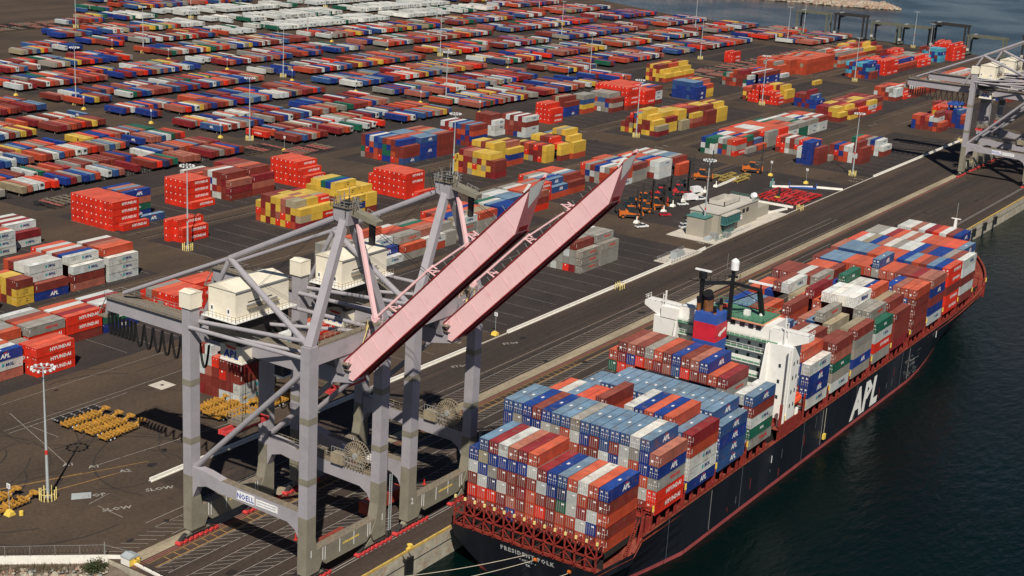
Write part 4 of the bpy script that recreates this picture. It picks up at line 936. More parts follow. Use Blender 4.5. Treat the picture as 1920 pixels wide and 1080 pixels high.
    b = MB(); b.box(W-1.6, W+.4, 14.2, 17.4, 15.9, 18.0, 'rail_concrete'); b.rail([(W-1.5, 9, 16), (W-1.5, 17, 16)], 2.2, 'steel_grey', .09, .8); b.rail([(W-.6, 12, 16), (W-.6, 18, 16)], 3.0, 'steel_grey', .08, .7); b.build('reel_drive', g)
    # top ring: cross beams and ties
    b = MB(); b.box(1.25, W-1.25, YW-1.1, YW+1.1, 44.9, 48.3, 'crane_grey'); b.box(1.25, W-1.25, YW-1.1, YW+1.1, 48.3, 48.36, 'walkway'); b.prism([(XM-3.5, 44.9), (XM-2.2, 41), (XM+2.2, 41), (XM+3.5, 44.9)], 'y', YW-.8, YW+.8, 'crane_grey'); b.rail([(1, YW-1.2, 48.4), (W-1, YW-1.2, 48.4)], 1.1, 'rail_concrete', .07, 1.5); b.rail([(1, YW+1.2, 48.4), (W-1, YW+1.2, 48.4)], 1.1, 'rail_concrete', .07, 1.5); b.build('cross_beam', R)
    b = MB(); b.box(1.25, W-1.25, YL-1.0, YL+1.0, 42.0, 44.4, 'crane_grey'); b.build('cross_beam', R)
    for (p, q, r) in (((-1.3, YL-1, 45.8), (-1.1, YW+1, 46.4), .42), ((1.3, YL-1, 46.4), (.6, YW+1.5, 49.0), .42), ((W, YL-1, 45.8), (W, YW+1, 46.4), .42), ((1.4, YL-2, 44.5), (XM-1.5, 12, 43), .35),
                      ((0, YL-1.1, 16.3), (0, YW+1.0, 43.6), .58), ((W, YL-1.1, 16.6), (W, YW+1.0, 43.6), .58), ((W*.5, YL, 44.0), (W-1, YW+1, 46.0), .38)):
        b = MB(); b.bar(p, q, r, 'crane_grey', n=12); b.build('brace_pipe', R)
    # main girder with back reach
    b = MB(); b.prism([(3.2, 39.6), (9, 38.4), (70.8, 38.9), (71.2, 39.6), (71.2, 42.0), (3.2, 42.0)], 'x', XM-1.6, XM+1.6, 'crane_grey'); b.box(XM-2.3, XM+2.3, 3.4, 71.2, 42.0, 42.08, 'walkway'); g = b.build('main_girder', R)
    b = MB(); b.rail([(XM-2.3, 4, 42.1), (XM-2.3, 71, 42.1), (XM+2.3, 71, 42.1), (XM+2.3, 4, 42.1)], 1.1, 'steel_grey', .06, 2.0); b.build('handrail', g)
    b = MB()
    for q in range(3): b.rail([(XM-1.5, 71.3, 39.5-q), (XM+1.8, 73.4, 39.5-q)], 1.0, 'steel_grey', .08, .9)
    b.box(XM-1.8, XM+1.8, 71.2, 74, 37.2, 37.4, 'walkway'); b.box(XM-.2, XM+1.6, 71.6, 73.2, 37.4, 39.0, 'steel_grey'); b.bar((XM-1.5, 71.2, 42), (XM-1.5, 74, 37.4), .15, 'steel_grey'); b.build('end_platform', g)
    # festoon cable loops
    b = MB(); N = 15
    for sx in (-1.9, -2.25):
        for k in range(N):
            ya = 70-(k*1.15 if k < 7 else 7*1.15+(k-7)*2.7); yb = ya-(1.1 if k < 7 else 2.6); dp = 4.4 if k < 7 else 5.2; pr = None
            for i in range(11):
                t = i/10; y = ya+(yb-ya)*t; z = 38.5-dp*(1-(2*t-1)**4 if k < 7 else 1-(2*t-1)**2); p = (XM+sx, y, z)
                if pr: b.bar(pr, p, .17, 'black_rubber')
                pr = p
    b.build('festoon_cable', g)
    # trolley
    b = MB(); b.box(XM-3, XM+3.8, 28.2, 37.2, 37.7, 38.1, 'machine_dark'); b.box(XM-4.4, XM+6.2, 29.2, 35.0, 37.5, 41.2, 'house_cream'); b.box(XM-4.46, XM+6.26, 29.14, 35.06, 37.5, 37.85, 'ship_white'); g = b.build('trolley', R)
    b = MB(); b.add(text('APL', .03, 1.08, .1), face_w(XM-4.48, 32.1, 39.2, 1.7, .95), 'royal_mark'); b.quad([(XM-4.5, 33.8, 40.9), (XM-4.5, 30.6, 40.7), (XM-4.5, 30.9, 40.3), (XM-4.5, 33.1, 40.4)], 'red_mark')
    b.add(text('APL', .03, 1.08, .1), face_s(XM+1.2, 29.1, 39.2, 1.7, .95), 'royal_mark'); b.quad([(XM-.6, 29.1, 40.9), (XM+3.0, 29.1, 40.8), (XM+2.3, 29.1, 40.4), (XM+.6, 29.1, 40.4)], 'red_mark'); b.build('lettering', g)
    b = MB(); b.box(XM+2.4, XM+4.6, 24.4, 26.8, 34.4, 37.2, 'glass_dark'); b.box(XM+2.3, XM+4.7, 24.3, 26.9, 37.2, 37.4, 'ship_white'); b.box(XM+2.3, XM+4.7, 24.3, 26.9, 34.1, 34.4, 'ship_white'); b.box(XM+3, XM+4, 26.8, 28.4, 37.2, 37.7, 'steel_grey'); b.build('operator_cab', g)
    b = MB(); 
    for x in (XM-2.2, XM+2.2):
        for y in (31, 34.5): b.bar((x, y, 34.9), (x, y, 24), .06, 'black_rubber')
    b.box(XM-2.6, XM+2.6, 30.8, 34.8, 23.2, 24.0, 'walkway'); b.rail([(XM-2.6, 30.8, 24), (XM+2.6, 30.8, 24), (XM+2.6, 34.8, 24), (XM-2.6, 34.8, 24), (XM-2.6, 30.8, 24)], 1.6, 'steel_grey', .08, 1.2); b.build('head_block', g)
    b = MB(); b.box(XM-6.1, XM+6.1, 31.6, 32.1, 22.2, 23.1, 'bogie_red'); b.box(XM-6.1, XM+6.1, 33.5, 34.0, 22.2, 23.1, 'bogie_red')
    for x in (XM-6.1, XM-2, XM+1.6, XM+5.7): b.box(x, x+.4, 32.1, 33.5, 22.3, 23.0, 'bogie_red')
    b.build('spreader', g)
    # machinery house
    b = MB(); x0, x1, y0, y1 = XM-7.2, XM+7.8, 28.2, 35.4
    b.box(x0, x1, y0, y1, 47.6, 53.3, 'house_cream'); g = b.build('machinery_house', R)
    b = MB(); b.prism([(y0-.2, 53.3), (y1+.2, 53.3), ((y0+y1)/2+1, 54.2)], 'x', x0-.2, x1+.2, 'house_cream'); b.box(x0-.22, x1+.22, y0-.24, y0-.2, 53.0, 53.35, 'steel_grey'); b.build('roof', g)
    b = MB(); b.box(x0-1.2, x1+1.2, y0-1.2, y1+1.2, 47.3, 47.5, 'ship_white'); b.rail([(x0-1.1, y1+1, 47.5), (x0-1.1, y0-1.1, 47.5), (x1+1.1, y0-1.1, 47.5)], 1.1, 'rail_concrete', .06, 1.0); b.box(x0, x1, y0, y1, 42.2, 47.3, 'machine_dark'); b.build('platform', g)
    for yy in (34.4, 30.0): b = MB(); b.box(x0-.08, x0, yy-.45, yy+.45, 47.6, 49.6, 'ship_white'); b.box(x0-.1, x0-.08, yy-.2, yy+.2, 48.7, 49.4, 'glass_dark'); b.build('door', g)
    b = MB(); b.box(x0+3, x1-3.4, y0-.1, y0, 49.7, 50.1, 'steel_grey'); b.box(x0+3.4, x0+6.6, y0-.05, y0, 50.5, 50.7, 'machine_dark'); b.box(x0+7.2, x0+10.2, y0-.05, y0, 50.5, 50.7, 'machine_dark'); b.box(x0+3, x1-3.4, y0-.7, y0-.1, 49.4, 49.6, 'rail_concrete'); b.build('vent_panel', g)
    b = MB(); b.rail([(XM+3, 27, 47.3), (XM+6, 20, 42.2)], .9, 'steel_grey', .08, .6); b.bar((XM+3, 27.3, 47.3), (XM+6, 20.3, 42.2), .8, 'walkway', h=.1); b.build('stair', R)
    # A frame, back stays
    AP = Vector((XM, 7.2, 71.5)); ND = Vector((XM, 36.7, 57.0))
    for x in (0, W): b = MB(); b.bar((x, YW, 48.4), AP+Vector(((-.9 if x == 0 else .9), -.4, -.8)), 1.7, 'crane_grey', h=1.5, r2=.85); b.build('a_frame_leg', R)
    b = MB(); b.prism([(5.6, 69.6), (8.8, 70.4), (9.2, 73.0), (5.2, 73.0)], 'x', XM-1.6, XM+1.6, 'crane_grey'); b.prism([(5.4, 72.9), (5.4, 71.6), (-.6, 70.6), (-.8, 71.4)], 'x', XM-.9, XM+.9, 'crane_taupe'); b.rail([(XM-2, 5, 73), (XM+2, 5, 73), (XM+2, 9.4, 73), (XM-2, 9.4, 73), (XM-2, 5, 73)], 1.2, 'steel_grey', .07, 1); b.box(XM-2, XM+2, 5, 9.4, 72.95, 73.05, 'walkway')
    b.rail([(XM-1, 0, 71), (XM+1, 0, 71), (XM+1, 3, 71.8)], 1.2, 'steel_grey', .07, .8); b.bar((XM+.5, 7, 73), (XM+.5, 7, 76.5), .08, 'steel_grey')
    for k_ in range(34):
        x_, y_ = XM+rk.uniform(-2, 2), rk.uniform(3.5, 10); b.bar((x_, y_, 71+rk.uniform(0, 2)), (x_+rk.uniform(-.8, .8), y_+rk.uniform(-1, 1), 73+rk.uniform(.3, 2.2)), rk.uniform(.06, .16), rk.choice(['machine_dark', 'steel_grey', 'walkway', 'machine_dark']))
    b.box(XM-1.2, XM+.2, 6, 7.6, 73.05, 74.0, 'machine_dark'); b.bar((XM+1.9, 2.5, 66), (XM+1.9, 2.5, 71.5), .9, 'machine_dark'); b.bar((XM-1, 8, 73), (XM-1, 8, 75.5), .06, 'steel_grey'); b.build('mast_head', R)
    for (p, q, r) in ((AP+Vector((0, 1, -.6)), ND, .62), (ND, (XM, 67.5, 43.2), .45), (ND, (XM-.2, 44.5, 42.3), .52), (ND, (.5, YW+1.2, 48.6), .6)):
        b = MB(); b.bar(p, q, r, 'crane_grey', n=12); b.build('back_stay', R)
    for sx in (-.5, .3): b = MB(); b.bar(AP+Vector((sx, 0, 1.6)), (XM+sx, -14, 63), .07, 'black_rubber'); b.bar(AP+Vector((sx+.3, 0, 1.2)), (XM+sx, 30, 52), .05, 'black_rubber'); b.build('hoist_rope', R)
    # raised boom
    H0 = Vector((0, 3.9, 41.9)); d = Vector((0, -.699, .715)); nn = Vector((0, .715, .699))   # nn: top side of the boom
    def BP(s, t): p = H0+d*s+nn*t; return (p.y, p.z)
    b = MB(); prof = [BP(0, .9), BP(0.2, 2.1), BP(56.0, 2.1), BP(48.5, -1.9), BP(-.6, -1.9), BP(-1.2, -1.0), BP(-.2, -.2)]
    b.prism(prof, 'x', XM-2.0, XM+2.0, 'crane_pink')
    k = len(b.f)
    # underside plate and edge strips in dark red; slanted end has sunlight painted in
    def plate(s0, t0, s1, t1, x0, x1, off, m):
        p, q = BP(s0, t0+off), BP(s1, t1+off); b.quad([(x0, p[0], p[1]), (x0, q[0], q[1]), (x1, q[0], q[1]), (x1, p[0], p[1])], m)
    plate(.0, -1.9, 48.5, -1.9, XM-2.02, XM+2.02, -.02, 'crane_red'); plate(48.5, -1.9, 56.1, 2.15, XM-2.02, XM+2.02, -.03, 'crane_red_sunlit'); plate(48.9, -1.7, 49.6, -1.32, XM-1.4, XM+1.4, -.08, 'crane_red')
    for s_ in range(4, 54, 5):
        t0 = -1.85 if s_ < 48 else -1.85+(s_-48)*.52
        p, q = BP(s_, t0), BP(s_, 2.05); b.bar((XM-2.01, *p), (XM-2.01, *q), .07, 'crane_pink_seam')
    for s_ in (7, 16, 25, 34, 43):
        p, q = BP(s_, -1.92), BP(s_+.9, -1.92); b.bar((XM+1.0, *p), (XM+1.0, *q), .7, 'machine_dark', h=.12)
    g = b.build('boom', R)
    b = MB()
    for x in (XM-2.15, XM+2.02):
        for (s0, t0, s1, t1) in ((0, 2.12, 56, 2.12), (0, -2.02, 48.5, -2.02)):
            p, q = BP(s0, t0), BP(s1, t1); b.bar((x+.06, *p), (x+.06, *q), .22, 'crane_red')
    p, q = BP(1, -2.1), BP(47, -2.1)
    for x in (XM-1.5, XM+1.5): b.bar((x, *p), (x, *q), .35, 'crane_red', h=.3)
    b.build('trolley_rail', g)
    b = MB()
    def Q(x, s, t): p = BP(s, t); return (x, p[0], p[1])
    b.quad([Q(XM-2.0, 56.1, 2.12), Q(XM+2.05, 57.6, 2.92), Q(XM+1.6, 54.6, 1.32), Q(XM-.6, 52.6, .22)][::-1], 'ship_white')
    b.quad([Q(XM-2.0, 56.0, 2.16), Q(XM+2.05, 57.5, 2.98), Q(XM+1.6, 54.5, 2.16), Q(XM-.6, 52.6, 2.16)], 'ship_white')
    b.prism([BP(53.8, 1.0), BP(56.8, 2.5), BP(58.0, 3.0), BP(57.7, 3.4), BP(54.4, 2.3)], 'x', XM+2.0, XM+2.3, 'crane_pink'); b.prism([BP(54.6, 2.1), BP(57.3, 3.0), BP(57.5, 2.8), BP(55.0, 1.8)], 'x', XM+.6, XM+2.0, 'bogie_red')
    b.prism([BP(54.8, 2.0), BP(56.8, 2.4), BP(56.5, 2.9), BP(54.8, 2.5)], 'x', XM-2.2, XM-1.9, 'ship_white'); b.build('boom_tip', g)
    b = MB(); 
    for x in (XM-1.9, XM+1.9): b.rail([(x, *BP(3, 2.15)), (x, *BP(52, 2.15))], 1.1, 'steel_grey', .05, 2.2) if x > XM else None
    for i in range(20): p, q = BP(4+i*2.4, 2.15), BP(4+i*2.4, 3.3); b.bar((XM-1.95, *p), (XM-1.95, *q), .06, 'steel_grey')
    b.build('handrail', g)
    for s in (17, 29, 40.5):
        b = MB(); 
        for x in (XM-1.2, XM+1.0):
            p, q = BP(s, 2.1), BP(s-.9, 4.3); b.bar((x, *p), (x, *q), .24, 'crane_pink', h=.18)
        p, q = BP(s-1.1, 4.4), BP(s+1.8, 2.1); b.bar((XM-1.2, *p), (XM-1.2, *q), .16, 'crane_pink'); p = BP(s-.6, 3.3); b.bar((XM-1.2, *p), (XM+1.0, *p), .16, 'crane_pink'); b.build('stay_bracket', g)
    J = Vector((XM-.3, -.6, 53.0))
    b = MB(); b.bar(AP+Vector((.4, -2.6, -1.6)), J, .85, 'crane_pink', h=.5); b.bar(J-Vector((.35, 0, 0)), J+Vector((.35, 0, 0)), .8, 'crane_pink', n=12); b.build('fore_stay', R)
    e = BP(29, 4.3); b = MB(); b.bar(J, (XM-.3, *e), .5, 'crane_pink', h=.4); e2 = BP(28, 4.3); e3 = BP(40, 2.8); b.bar((XM-.3, *e2), (XM-.3, *e3), .3, 'crane_pink'); b.build('fore_stay', R)
    b = MB()
    for k in range(14):
        x = XM+2+rk.uniform(0, 4); y = YW-1+rk.uniform(-3, 1); b.bar((x, y, 43+rk.uniform(0, 4)), (x+rk.uniform(-1, 1), y-1, 47+rk.uniform(0, 5)), .12, rk.choice(['crane_pink', 'steel_grey', 'pale_yellow']))
    b.rail([(XM-3, YW-2.4, 43.5), (XM+3, YW-2.4, 43.5)], 1.1, 'crane_pink', .08, .8); b.box(XM-3, XM+3, YW-2.6, YW-1.1, 43.3, 43.5, 'walkway'); b.build('hinge_platform', R)
    b = MB(); b.bar((W+1.6, YW-1.6, 3.5), (W+1.6, YW-1.6, 16), .12, 'galvanised'); b.bar((W+2.3, YW-1.6, 3.5), (W+2.3, YW-1.6, 16), .12, 'galvanised')
    for k in range(26): b.bar((W+1.6, YW-1.6, 3.6+k*.48), (W+2.3, YW-1.6, 3.6+k*.48), .06, 'galvanised')
    b.build('ladder', R)
    return R
make_crane((49.0, 0, 0), '1', 'nearest grey gantry crane with raised pink boom, number one on its legs')
make_crane((80.4, 0, 0), '2', 'second grey gantry crane with raised pink boom, standing behind the nearest one')
make_crane((552.0, 0, 0), None, 'grey gantry crane with cream machinery house, left one of the far right pair')
make_crane((583.5, 0, 0), None, 'grey gantry crane at the right frame edge, behind the other far crane')
# ------------------------------------------------------------------ the ship
S = thing('container_ship', (0, 0, 0), 'black hulled container ship moored at the wharf, white deckhouse and blue red funnel', 'ship')
YC = -19.7
def half(x):   # deck half breadth, waterline half breadth, deck z
    if x < 96: dk = 17.4+(x-84)*.12
    else: dk = 19.2
    if x > 318: t = min(1, (x-318)/52); dk = 19.2*max(.0, (1-t**3.0))
    wl = 19.2
    if x > 262: t = min(1, (x-262)/100); wl = 19.2*max(.0, 1-t**1.55)
    if x < 120: wl = 19.2*(.45+.55*((x-84)/36)**.6)
    zd = (2.7 if x < 97.5 else 2.7+2.3*min(1, (x-97.5)/3))+(0 if x < 305 else ((x-305)/60)**1.4*6)
    return dk, wl, zd
ST = [84, 87, 91, 97.5, 100.5, 110, 120]+list(range(132, 318, 12))+[318, 324, 330, 336, 341, 346, 350, 354, 358, 361, 364, 366.5, 368.5, 370]
secs = []
for x in ST:
    dk, wl, zd = half(x); LV = [(-8.0, 0), (-6.6, 0), (-5.5, .07), (-3, .3), (0, .62), (2.5, .85), (zd, 1)]
    if x >= 366: wl = 0.05
    if x < 100: LV = [(-8.0, 0), (-6.6, .0), (-5.5, .15), (-3, .55), (0, .92), (2.5, 1.0), (zd, 1)]
    secs.append([(x+(0 if x < 350 else (z+6.5)*.25*(x-350)/20-2.2*(x-350)/20), wl+(dk-wl)*g, z) for z, g in LV])
b = MB(); nl_ = len(secs[0]); 
for sg in (-1, 1):
    k = len(b.v)
    for s in secs: b.v += [(p[0]+((84-p[0])*0 if p[0] > 84.5 else (5.0-p[2])*.22), YC+sg*p[1], p[2]) for p in s]
    for i in range(len(secs)-1):
        for j in range(nl_-1):
            q = (k+i*nl_+j, k+(i+1)*nl_+j, k+(i+1)*nl_+j+1, k+i*nl_+j+1); b.face(q if sg < 0 else q[::-1], b.mi('boot_red' if j < 2 else 'hull_black'))
tr = [(84+(5-p[2])*.22, YC-p[1], p[2]) for p in secs[0]]+[(84+(5-p[2])*.22, YC+p[1], p[2]) for p in secs[0]][::-1]
b.quad(tr[::-1], 'hull_black'); hull = b.build('hull', S)
for p in hull.data.polygons: p.use_smooth = False
b = MB()
for i in range(len(ST)-1):
    a, c = secs[i][-1], secs[i+1][-1]; dz = -1.1
    ax = a[0]+(1.1 if i == 0 else 0); b.quad([(ax, YC-a[1]+.05, a[2]+dz), (c[0], YC-c[1]+.05, c[2]+dz), (c[0], YC+c[1]-.05, c[2]+dz), (ax, YC+a[1]-.05, a[2]+dz)], 'deck_red')
    for sg in ((-1, 1) if a[0] > 97 else ()):
        b.bar((a[0], YC+sg*(a[1]-.3), a[2]-.5), (c[0], YC+sg*(c[1]-.3), c[2]-.5), .2, 'deck_red', h=1.1)
        b.bar((a[0], YC+sg*(a[1]-.35), a[2]+.04), (c[0], YC+sg*(c[1]-.35), c[2]+.04), .6, 'deck_red', h=.1)
b.build('deck', S)
b = MB(); b.box(103, 334, YC-16.9, YC+16.9, 4.0, 7.9, 'dark_gap', faces={'t': 'ship_red'}); b.box(88.5, 102, YC-17, YC+17, 3.9, 5.2, 'dark_gap'); b.build('hatch_coaming', S)  # coaming sides near black: shade of the gap below the stacks put into colour
bayx = [105.2, 119.6, 134.2, 150.3, 183.6, 199.6, 214.0, 229.8, 245.0, 261.0, 275.8, 290.9, 305.6, 320.5, 336]
ends = [117.4, 132.6, 147.6, 162.6, 196.8, 211.8, 227.2, 242.7, 257.2, 273.6, 288.4, 303.9, 318.8, 333.7, 348.4]
for i, x in enumerate(bayx):
    b = MB(); x = x-.95; yo = YC-18.9; n = 16
    for sx in (0, .55): b.box(x+sx, x+sx+.14, YC-18.8, YC+18.8, 9.6, 9.85, 'ship_red')
    for k in range(n+1):
        y = YC-18.8+k*37.6/n; b.bar((x+.3, y, 4), (x+.3, y, 10.6), .28, 'ship_red')
    for yy in (-18.7, -17, 17, 18.7): b.bar((x-.6, YC+yy, 4), (x+.6, YC+yy, 8.6), .25, 'ship_red')
    b.box(x-.1, x+.5, YC-18.9, YC-17.6, 4, 8.0, 'ship_red'); b.box(x+.1, x+.4, YC-19.15, YC-18.85, 9.2, 10.6, 'yellow_paint')
    b.build('lashing_bridge', S)
for i, x in enumerate(bayx[:-1]):   # outboard stanchions under the side stacks
    b = MB(); e_ = ends[i]
    for q in (x+.6, (x+e_)/2-2, (x+e_)/2+2, e_-.6):
        b.prism([(q-.45, 4), (q+.45, 4), (q+.2, 8.0), (q-.2, 8.0)], 'y', YC-18.2, YC-17.8, 'ship_red')
        if rk.random() < .7: b.box(q+1, q+2, YC-18.3, YC-17.5, 4, 5.2, 'deck_red')
    b.rail([(x, YC-19.1, 5.1), (e_, YC-19.1, 5.1)], .9, 'ship_red', .07, 2.2); b.build('stanchion', S)
# stern lashing truss
b = MB(); x0, x1 = 85.4, 88.2; n = 14; ys = [YC-17.1+k*34.2/n for k in range(n+1)]
for x in (x0, x0+1.4):
    for z in (4.2, 6.4, 8.5, 10.6)[(0 if x == x0 else 1):]: pass
for k, y in enumerate(ys):
    b.bar((x0, y, 1.6), (x0, y, 8.2), .3, 'ship_red'); b.bar((x1-.5, y, 5.3), (x1-.5, y, 8.2), .16, 'ship_red'); b.bar((x0, y, 8.0), (x1-.5, y, 8.0), .2, 'ship_red'); b.bar((x0, y, 5.3), (x1-.5, y, 5.3), .2, 'ship_red')
    if k < n:
        y2 = ys[k+1]; b.bar((x0, y, 8.1), (x0, y2, 8.1), .3, 'ship_red'); b.bar((x0, y, 5.3), (x0, y2, 5.3), .3, 'ship_red'); b.bar((x0+.9, y, 8.1), (x0+.9, y2, 8.1), .18, 'ship_red'); b.bar((x0, y, 2.7), (x0, y2, 2.7), .3, 'ship_red')
        if k % 2: b.bar((x0, y, 8), (x0, y2, 5.4), .18, 'ship_red'); b.bar((x0, y, 4.9), (x0, y2, 2.7), .18, 'ship_red')
        else: b.bar((x0, y, 5.4), (x0, y2, 8), .18, 'ship_red'); b.bar((x0, y2, 4.9), (x0, y, 2.7), .18, 'ship_red')
st = b.build('stern_truss', S)
for y in ys: b = MB(); b.box(x0-.15, x0+.2, y-.2, y+.2, 8.3, 8.95, 'pale_yellow'); b.build('lamp', st)
b = MB(); b.box(88.5, 88.7, YC-17, YC+17, 1.7, 5.2, 'dark_gap'); b.box(85.0, 88.5, YC-17.2, YC+17.2, 1.65, 1.75, 'deck_red'); b.build('mooring_deck', S)
b = MB(); b.rail([(96, YC-18.3, 1.8), (100.2, YC-18.3, 8.2)], .9, 'ship_red', .08, .7); b.rail([(96, YC-17.7, 1.8), (100.2, YC-17.7, 8.2)], .9, 'ship_red', .08, .7)
for k in range(16): b.box(96+k*.27, 96.2+k*.27, YC-18.3, YC-17.7, 1.8+k*.41, 1.86+k*.41, 'deck_red')
b.box(96, 96.1, YC-18, YC-17.9, 1.7, 1.9, 'ship_red'); b.bar((100.5, YC-18.9, 4), (100.5, YC-18.9, 9.5), .5, 'ship_red'); b.bar((99, YC-18.9, 4), (100.5, YC-18.9, 9), .3, 'ship_red'); b.build('stair', S)
b = MB()
for s_, z_, h_ in (('PRESIDENT POLK', 1.35, 1.1), ('OAKLAND', -.05, .6), ('CA', -1.0, .55)):
    b.add(text(s_, .045, 1.3), Matrix.Translation((84+(5-z_)*.22-.16, YC-1.7, z_)) @ Matrix(((0, -h_*.22, -1, 0), (-h_, 0, 0, 0), (0, h_, 0, 0), (0, 0, 0, 1))), 'white_mark'); b.build('lettering', hull)
b = MB(); A = text('APL', .045, 1.08, .18); b.add(A, Matrix.Translation((226.5, YC-19.42, -.4)) @ Matrix(((8.6*1.0, 0, 0, 0), (0, 0, -1, 0), (0, 8.6, 0, 0), (0, 0, 0, 1))), 'ship_white'); b.build('lettering', hull)
b = MB(); b.box(164.3, 164.6, YC-19.42, YC-19.35, .5, 2.3, 'white_mark'); b.box(286, 286.3, YC-19.3, YC-19.2, 2, 4, 'white_mark')
for k in range(14): xx = rk.uniform(110, 256); z_ = rk.uniform(-3, 4.6); b.box(xx, xx+rk.uniform(.05, .22), YC-19.27, YC-19.22, z_-rk.uniform(.6, 4), z_, rk.choice(['hull_scrape', 'hull_scrape', 'ship_red']))
for xx in range(112, 260, 36): b.box(xx, xx+.05, YC-19.25, YC-19.2, -5.4, 4.9, 'hull_scrape')
for xx, z in ((196, 2), (262, -1), (132, -2)): b.box(xx, xx+.12, YC-19.33, YC-19.28, -5, 4.6, 'steel_grey')
b.bar((197.5, YC-19.5, 4.8), (197.5, YC-19.5, -2.2), .08, 'rope'); b.box(196.8, 198, YC-20.0, YC-19.4, -3.6, -2.2, 'yellow_paint'); b.build('hull_mark', hull)
b = MB()
for k in range(90):
    q = rk.random(); x = 258+rk.uniform(0, 12); z = -4.6+rk.uniform(0, 6.6); l = rk.uniform(.4, 3.2); h_ = rk.uniform(.05, .3); yy = YC-half(x)[1]-(half(x)[0]-half(x)[1])*.95-.05
    b.quad([(x, yy, z), (x+l, yy, z+.02), (x+l, yy, z+h_), (x, yy, z+h_)], rk.choice(['steel_grey', 'machine_dark', 'hull_scrape']))
b.build('scrape_mark', hull)
# deckhouse
D = link('deckhouse', None, S); WH_, WT = 170.5, 181.0
def dh(m, nm='wall'): return m.build(nm, D)
b = MB()
for sg in (-1, 1):   # side towers
    ya = YC+sg*12.2; yb = YC+sg*18.9; y0_, y1_ = min(ya, yb), max(ya, yb); b.box(171.5, 176.2, y0_, y1_, 9, 27.6, 'ship_white'); b.box(171.6, 176.1, y0_+.1, y1_-.1, 4, 9, 'ship_red')
    b.prism([(166.5, 8), (171.5, 8), (171.5, 27.4), (171.0, 27.4)], 'y', YC+sg*12.3-.3 if sg > 0 else YC-12.6, YC+sg*12.3+.3 if sg > 0 else YC-12.0, 'ship_white')
b.box(173.4, 181, YC-12.2, YC+12.2, 5, 27.2, 'ship_white'); dh(b)
for z in (14.5, 17.7, 20.9, 24.1, 27.2):
    b = MB(); xx = 171.9; b.box(xx, 181, YC-12.2, YC+12.2, z, z+.25, 'ship_white', faces={'t': 'deck_green'}); g = dh(b, 'deck_level')
    b = MB(); b.rail([(xx+.1, YC-12, z+.25), (xx+.1, YC+12, z+.25)], 1.1, 'ship_white', .08, 1.6); b.build('handrail', g)
    for yy in range(-10, 11, 3):
        b = MB(); b.box(173.36, 173.42, YC+yy, YC+yy+.8, z-2.0, z-1.1, 'glass_dark'); b.build('window', g) if z > 17 else None
b = MB()
for z in (12, 15.6, 19.2, 22.8):
    for yy in (172.6, 174.6): b.box(yy, yy+.55, YC-18.96, YC-18.9, z, z+.95, 'glass_dark')
for z in (14, 18, 22): b.box(171.44, 171.5, YC-16.2, YC-15.6, z, z+.9, 'glass_dark'); b.box(171.44, 171.5, YC+15.6, YC+16.2, z, z+.9, 'glass_dark')
dh(b, 'window')
# bridge: wheelhouse and wings
b = MB(); b.box(172.6, 181.2, YC-12.2, YC+12.2, 27.4, 31.2, 'ship_white'); b.box(171.0, 172.6, YC-12.2, YC+12.2, 27.3, 27.5, 'deck_green'); wh = dh(b, 'wheelhouse')
b = MB(); b.box(171.6, 182.4, YC-10.5, YC+6.0, 31.2, 31.55, 'deck_peach'); b.box(171.7, 182.3, YC-10.4, YC+5.9, 31.55, 31.62, 'deck_green'); b.rail([(171.8, YC+6.5, 31.6), (171.8, YC-10.3, 31.6), (182.2, YC-10.3, 31.6), (182.2, YC+6.5, 31.6)], 1.2, 'deck_green', .09, 1.2); b.box(175, 176.2, YC-5, YC-3.6, 31.6, 33, 'ship_white'); b.box(177, 178.2, YC+2, YC+3.6, 31.6, 32.6, 'bogie_red'); b.bar((178, YC-7, 31.6), (178, YC-7, 34.6), .5, 'ship_white', n=8, r2=.1); b.build('roof', wh)
for y in (-9.6, -7.6, -5.3, -2.8): b = MB(); b.box(172.5, 172.6, YC+y, YC+y+1.3, 29.6, 30.7, 'glass_dark'); b.build('window', wh)
b = MB(); b.box(172.5, 172.6, YC-.2, YC+.5, 28, 30, 'mast_black'); b.box(172.5, 172.6, YC+1.2, YC+1.9, 28, 30, 'mast_black'); b.build('door', wh)
b = MB(); b.rail([(171.1, YC-12, 27.5), (171.1, YC+12, 27.5)], 1.1, 'ship_white', .08, 1.4); b.build('handrail', wh)
for sg in (-1, 1):
    b = MB(); y1_ = YC+sg*18.9; y2_ = YC+sg*22.2
    b.prism([(YC+sg*12.2, 29.9), (YC+sg*12.2, 27.2), (YC+sg*17.4, 27.2), (YC+sg*18.6, 27.8), (y2_, 29.5), (y2_, 30.7), (YC+sg*12.2, 30.7)][::sg], 'x', 172.2, 175.6, 'ship_white'); g = dh(b, 'bridge_wing')
    b = MB(); b.rail([(172.3, YC+sg*13, 30.9), (172.3, y2_, 30.9), (175.5, y2_, 30.9)], 1.0, 'ship_white', .08, 1.5); b.build('handrail', g)
    b = MB(); b.box(171.5, 172.2, YC+sg*13-1.5, YC+sg*13+2.5, 27.6, 27.7, 'deck_green'); b.bar((171.9, YC+sg*16.2, 27.6), (171.9, YC+sg*16.2, 34.4), .35, 'ship_white'); b.bar((171.9, YC+sg*16.9, 30), (171.9, YC+sg*16.9, 33.4), .2, 'ship_white')
    for z in (31.4, 32.3, 33.2): b.bar((171.9, YC+sg*16.2, z), (171.9, YC+sg*16.9, z), .12, 'ship_white')
    b.build('signal_post', g)
b = MB(); b.box(171.35, 171.5, YC+13.2, YC+15.2, 28.9, 30.0, 'exhaust_rust'); b.box(171.3, 173, YC+12.3, YC+17, 27.6, 30.4, 'ship_white'); dh(b, 'locker')
b = MB(); b.bar((170.2, YC-18.7, 27.4), (170.2, YC-18.7, 8), .5, 'ship_white'); dh(b, 'derrick_post')
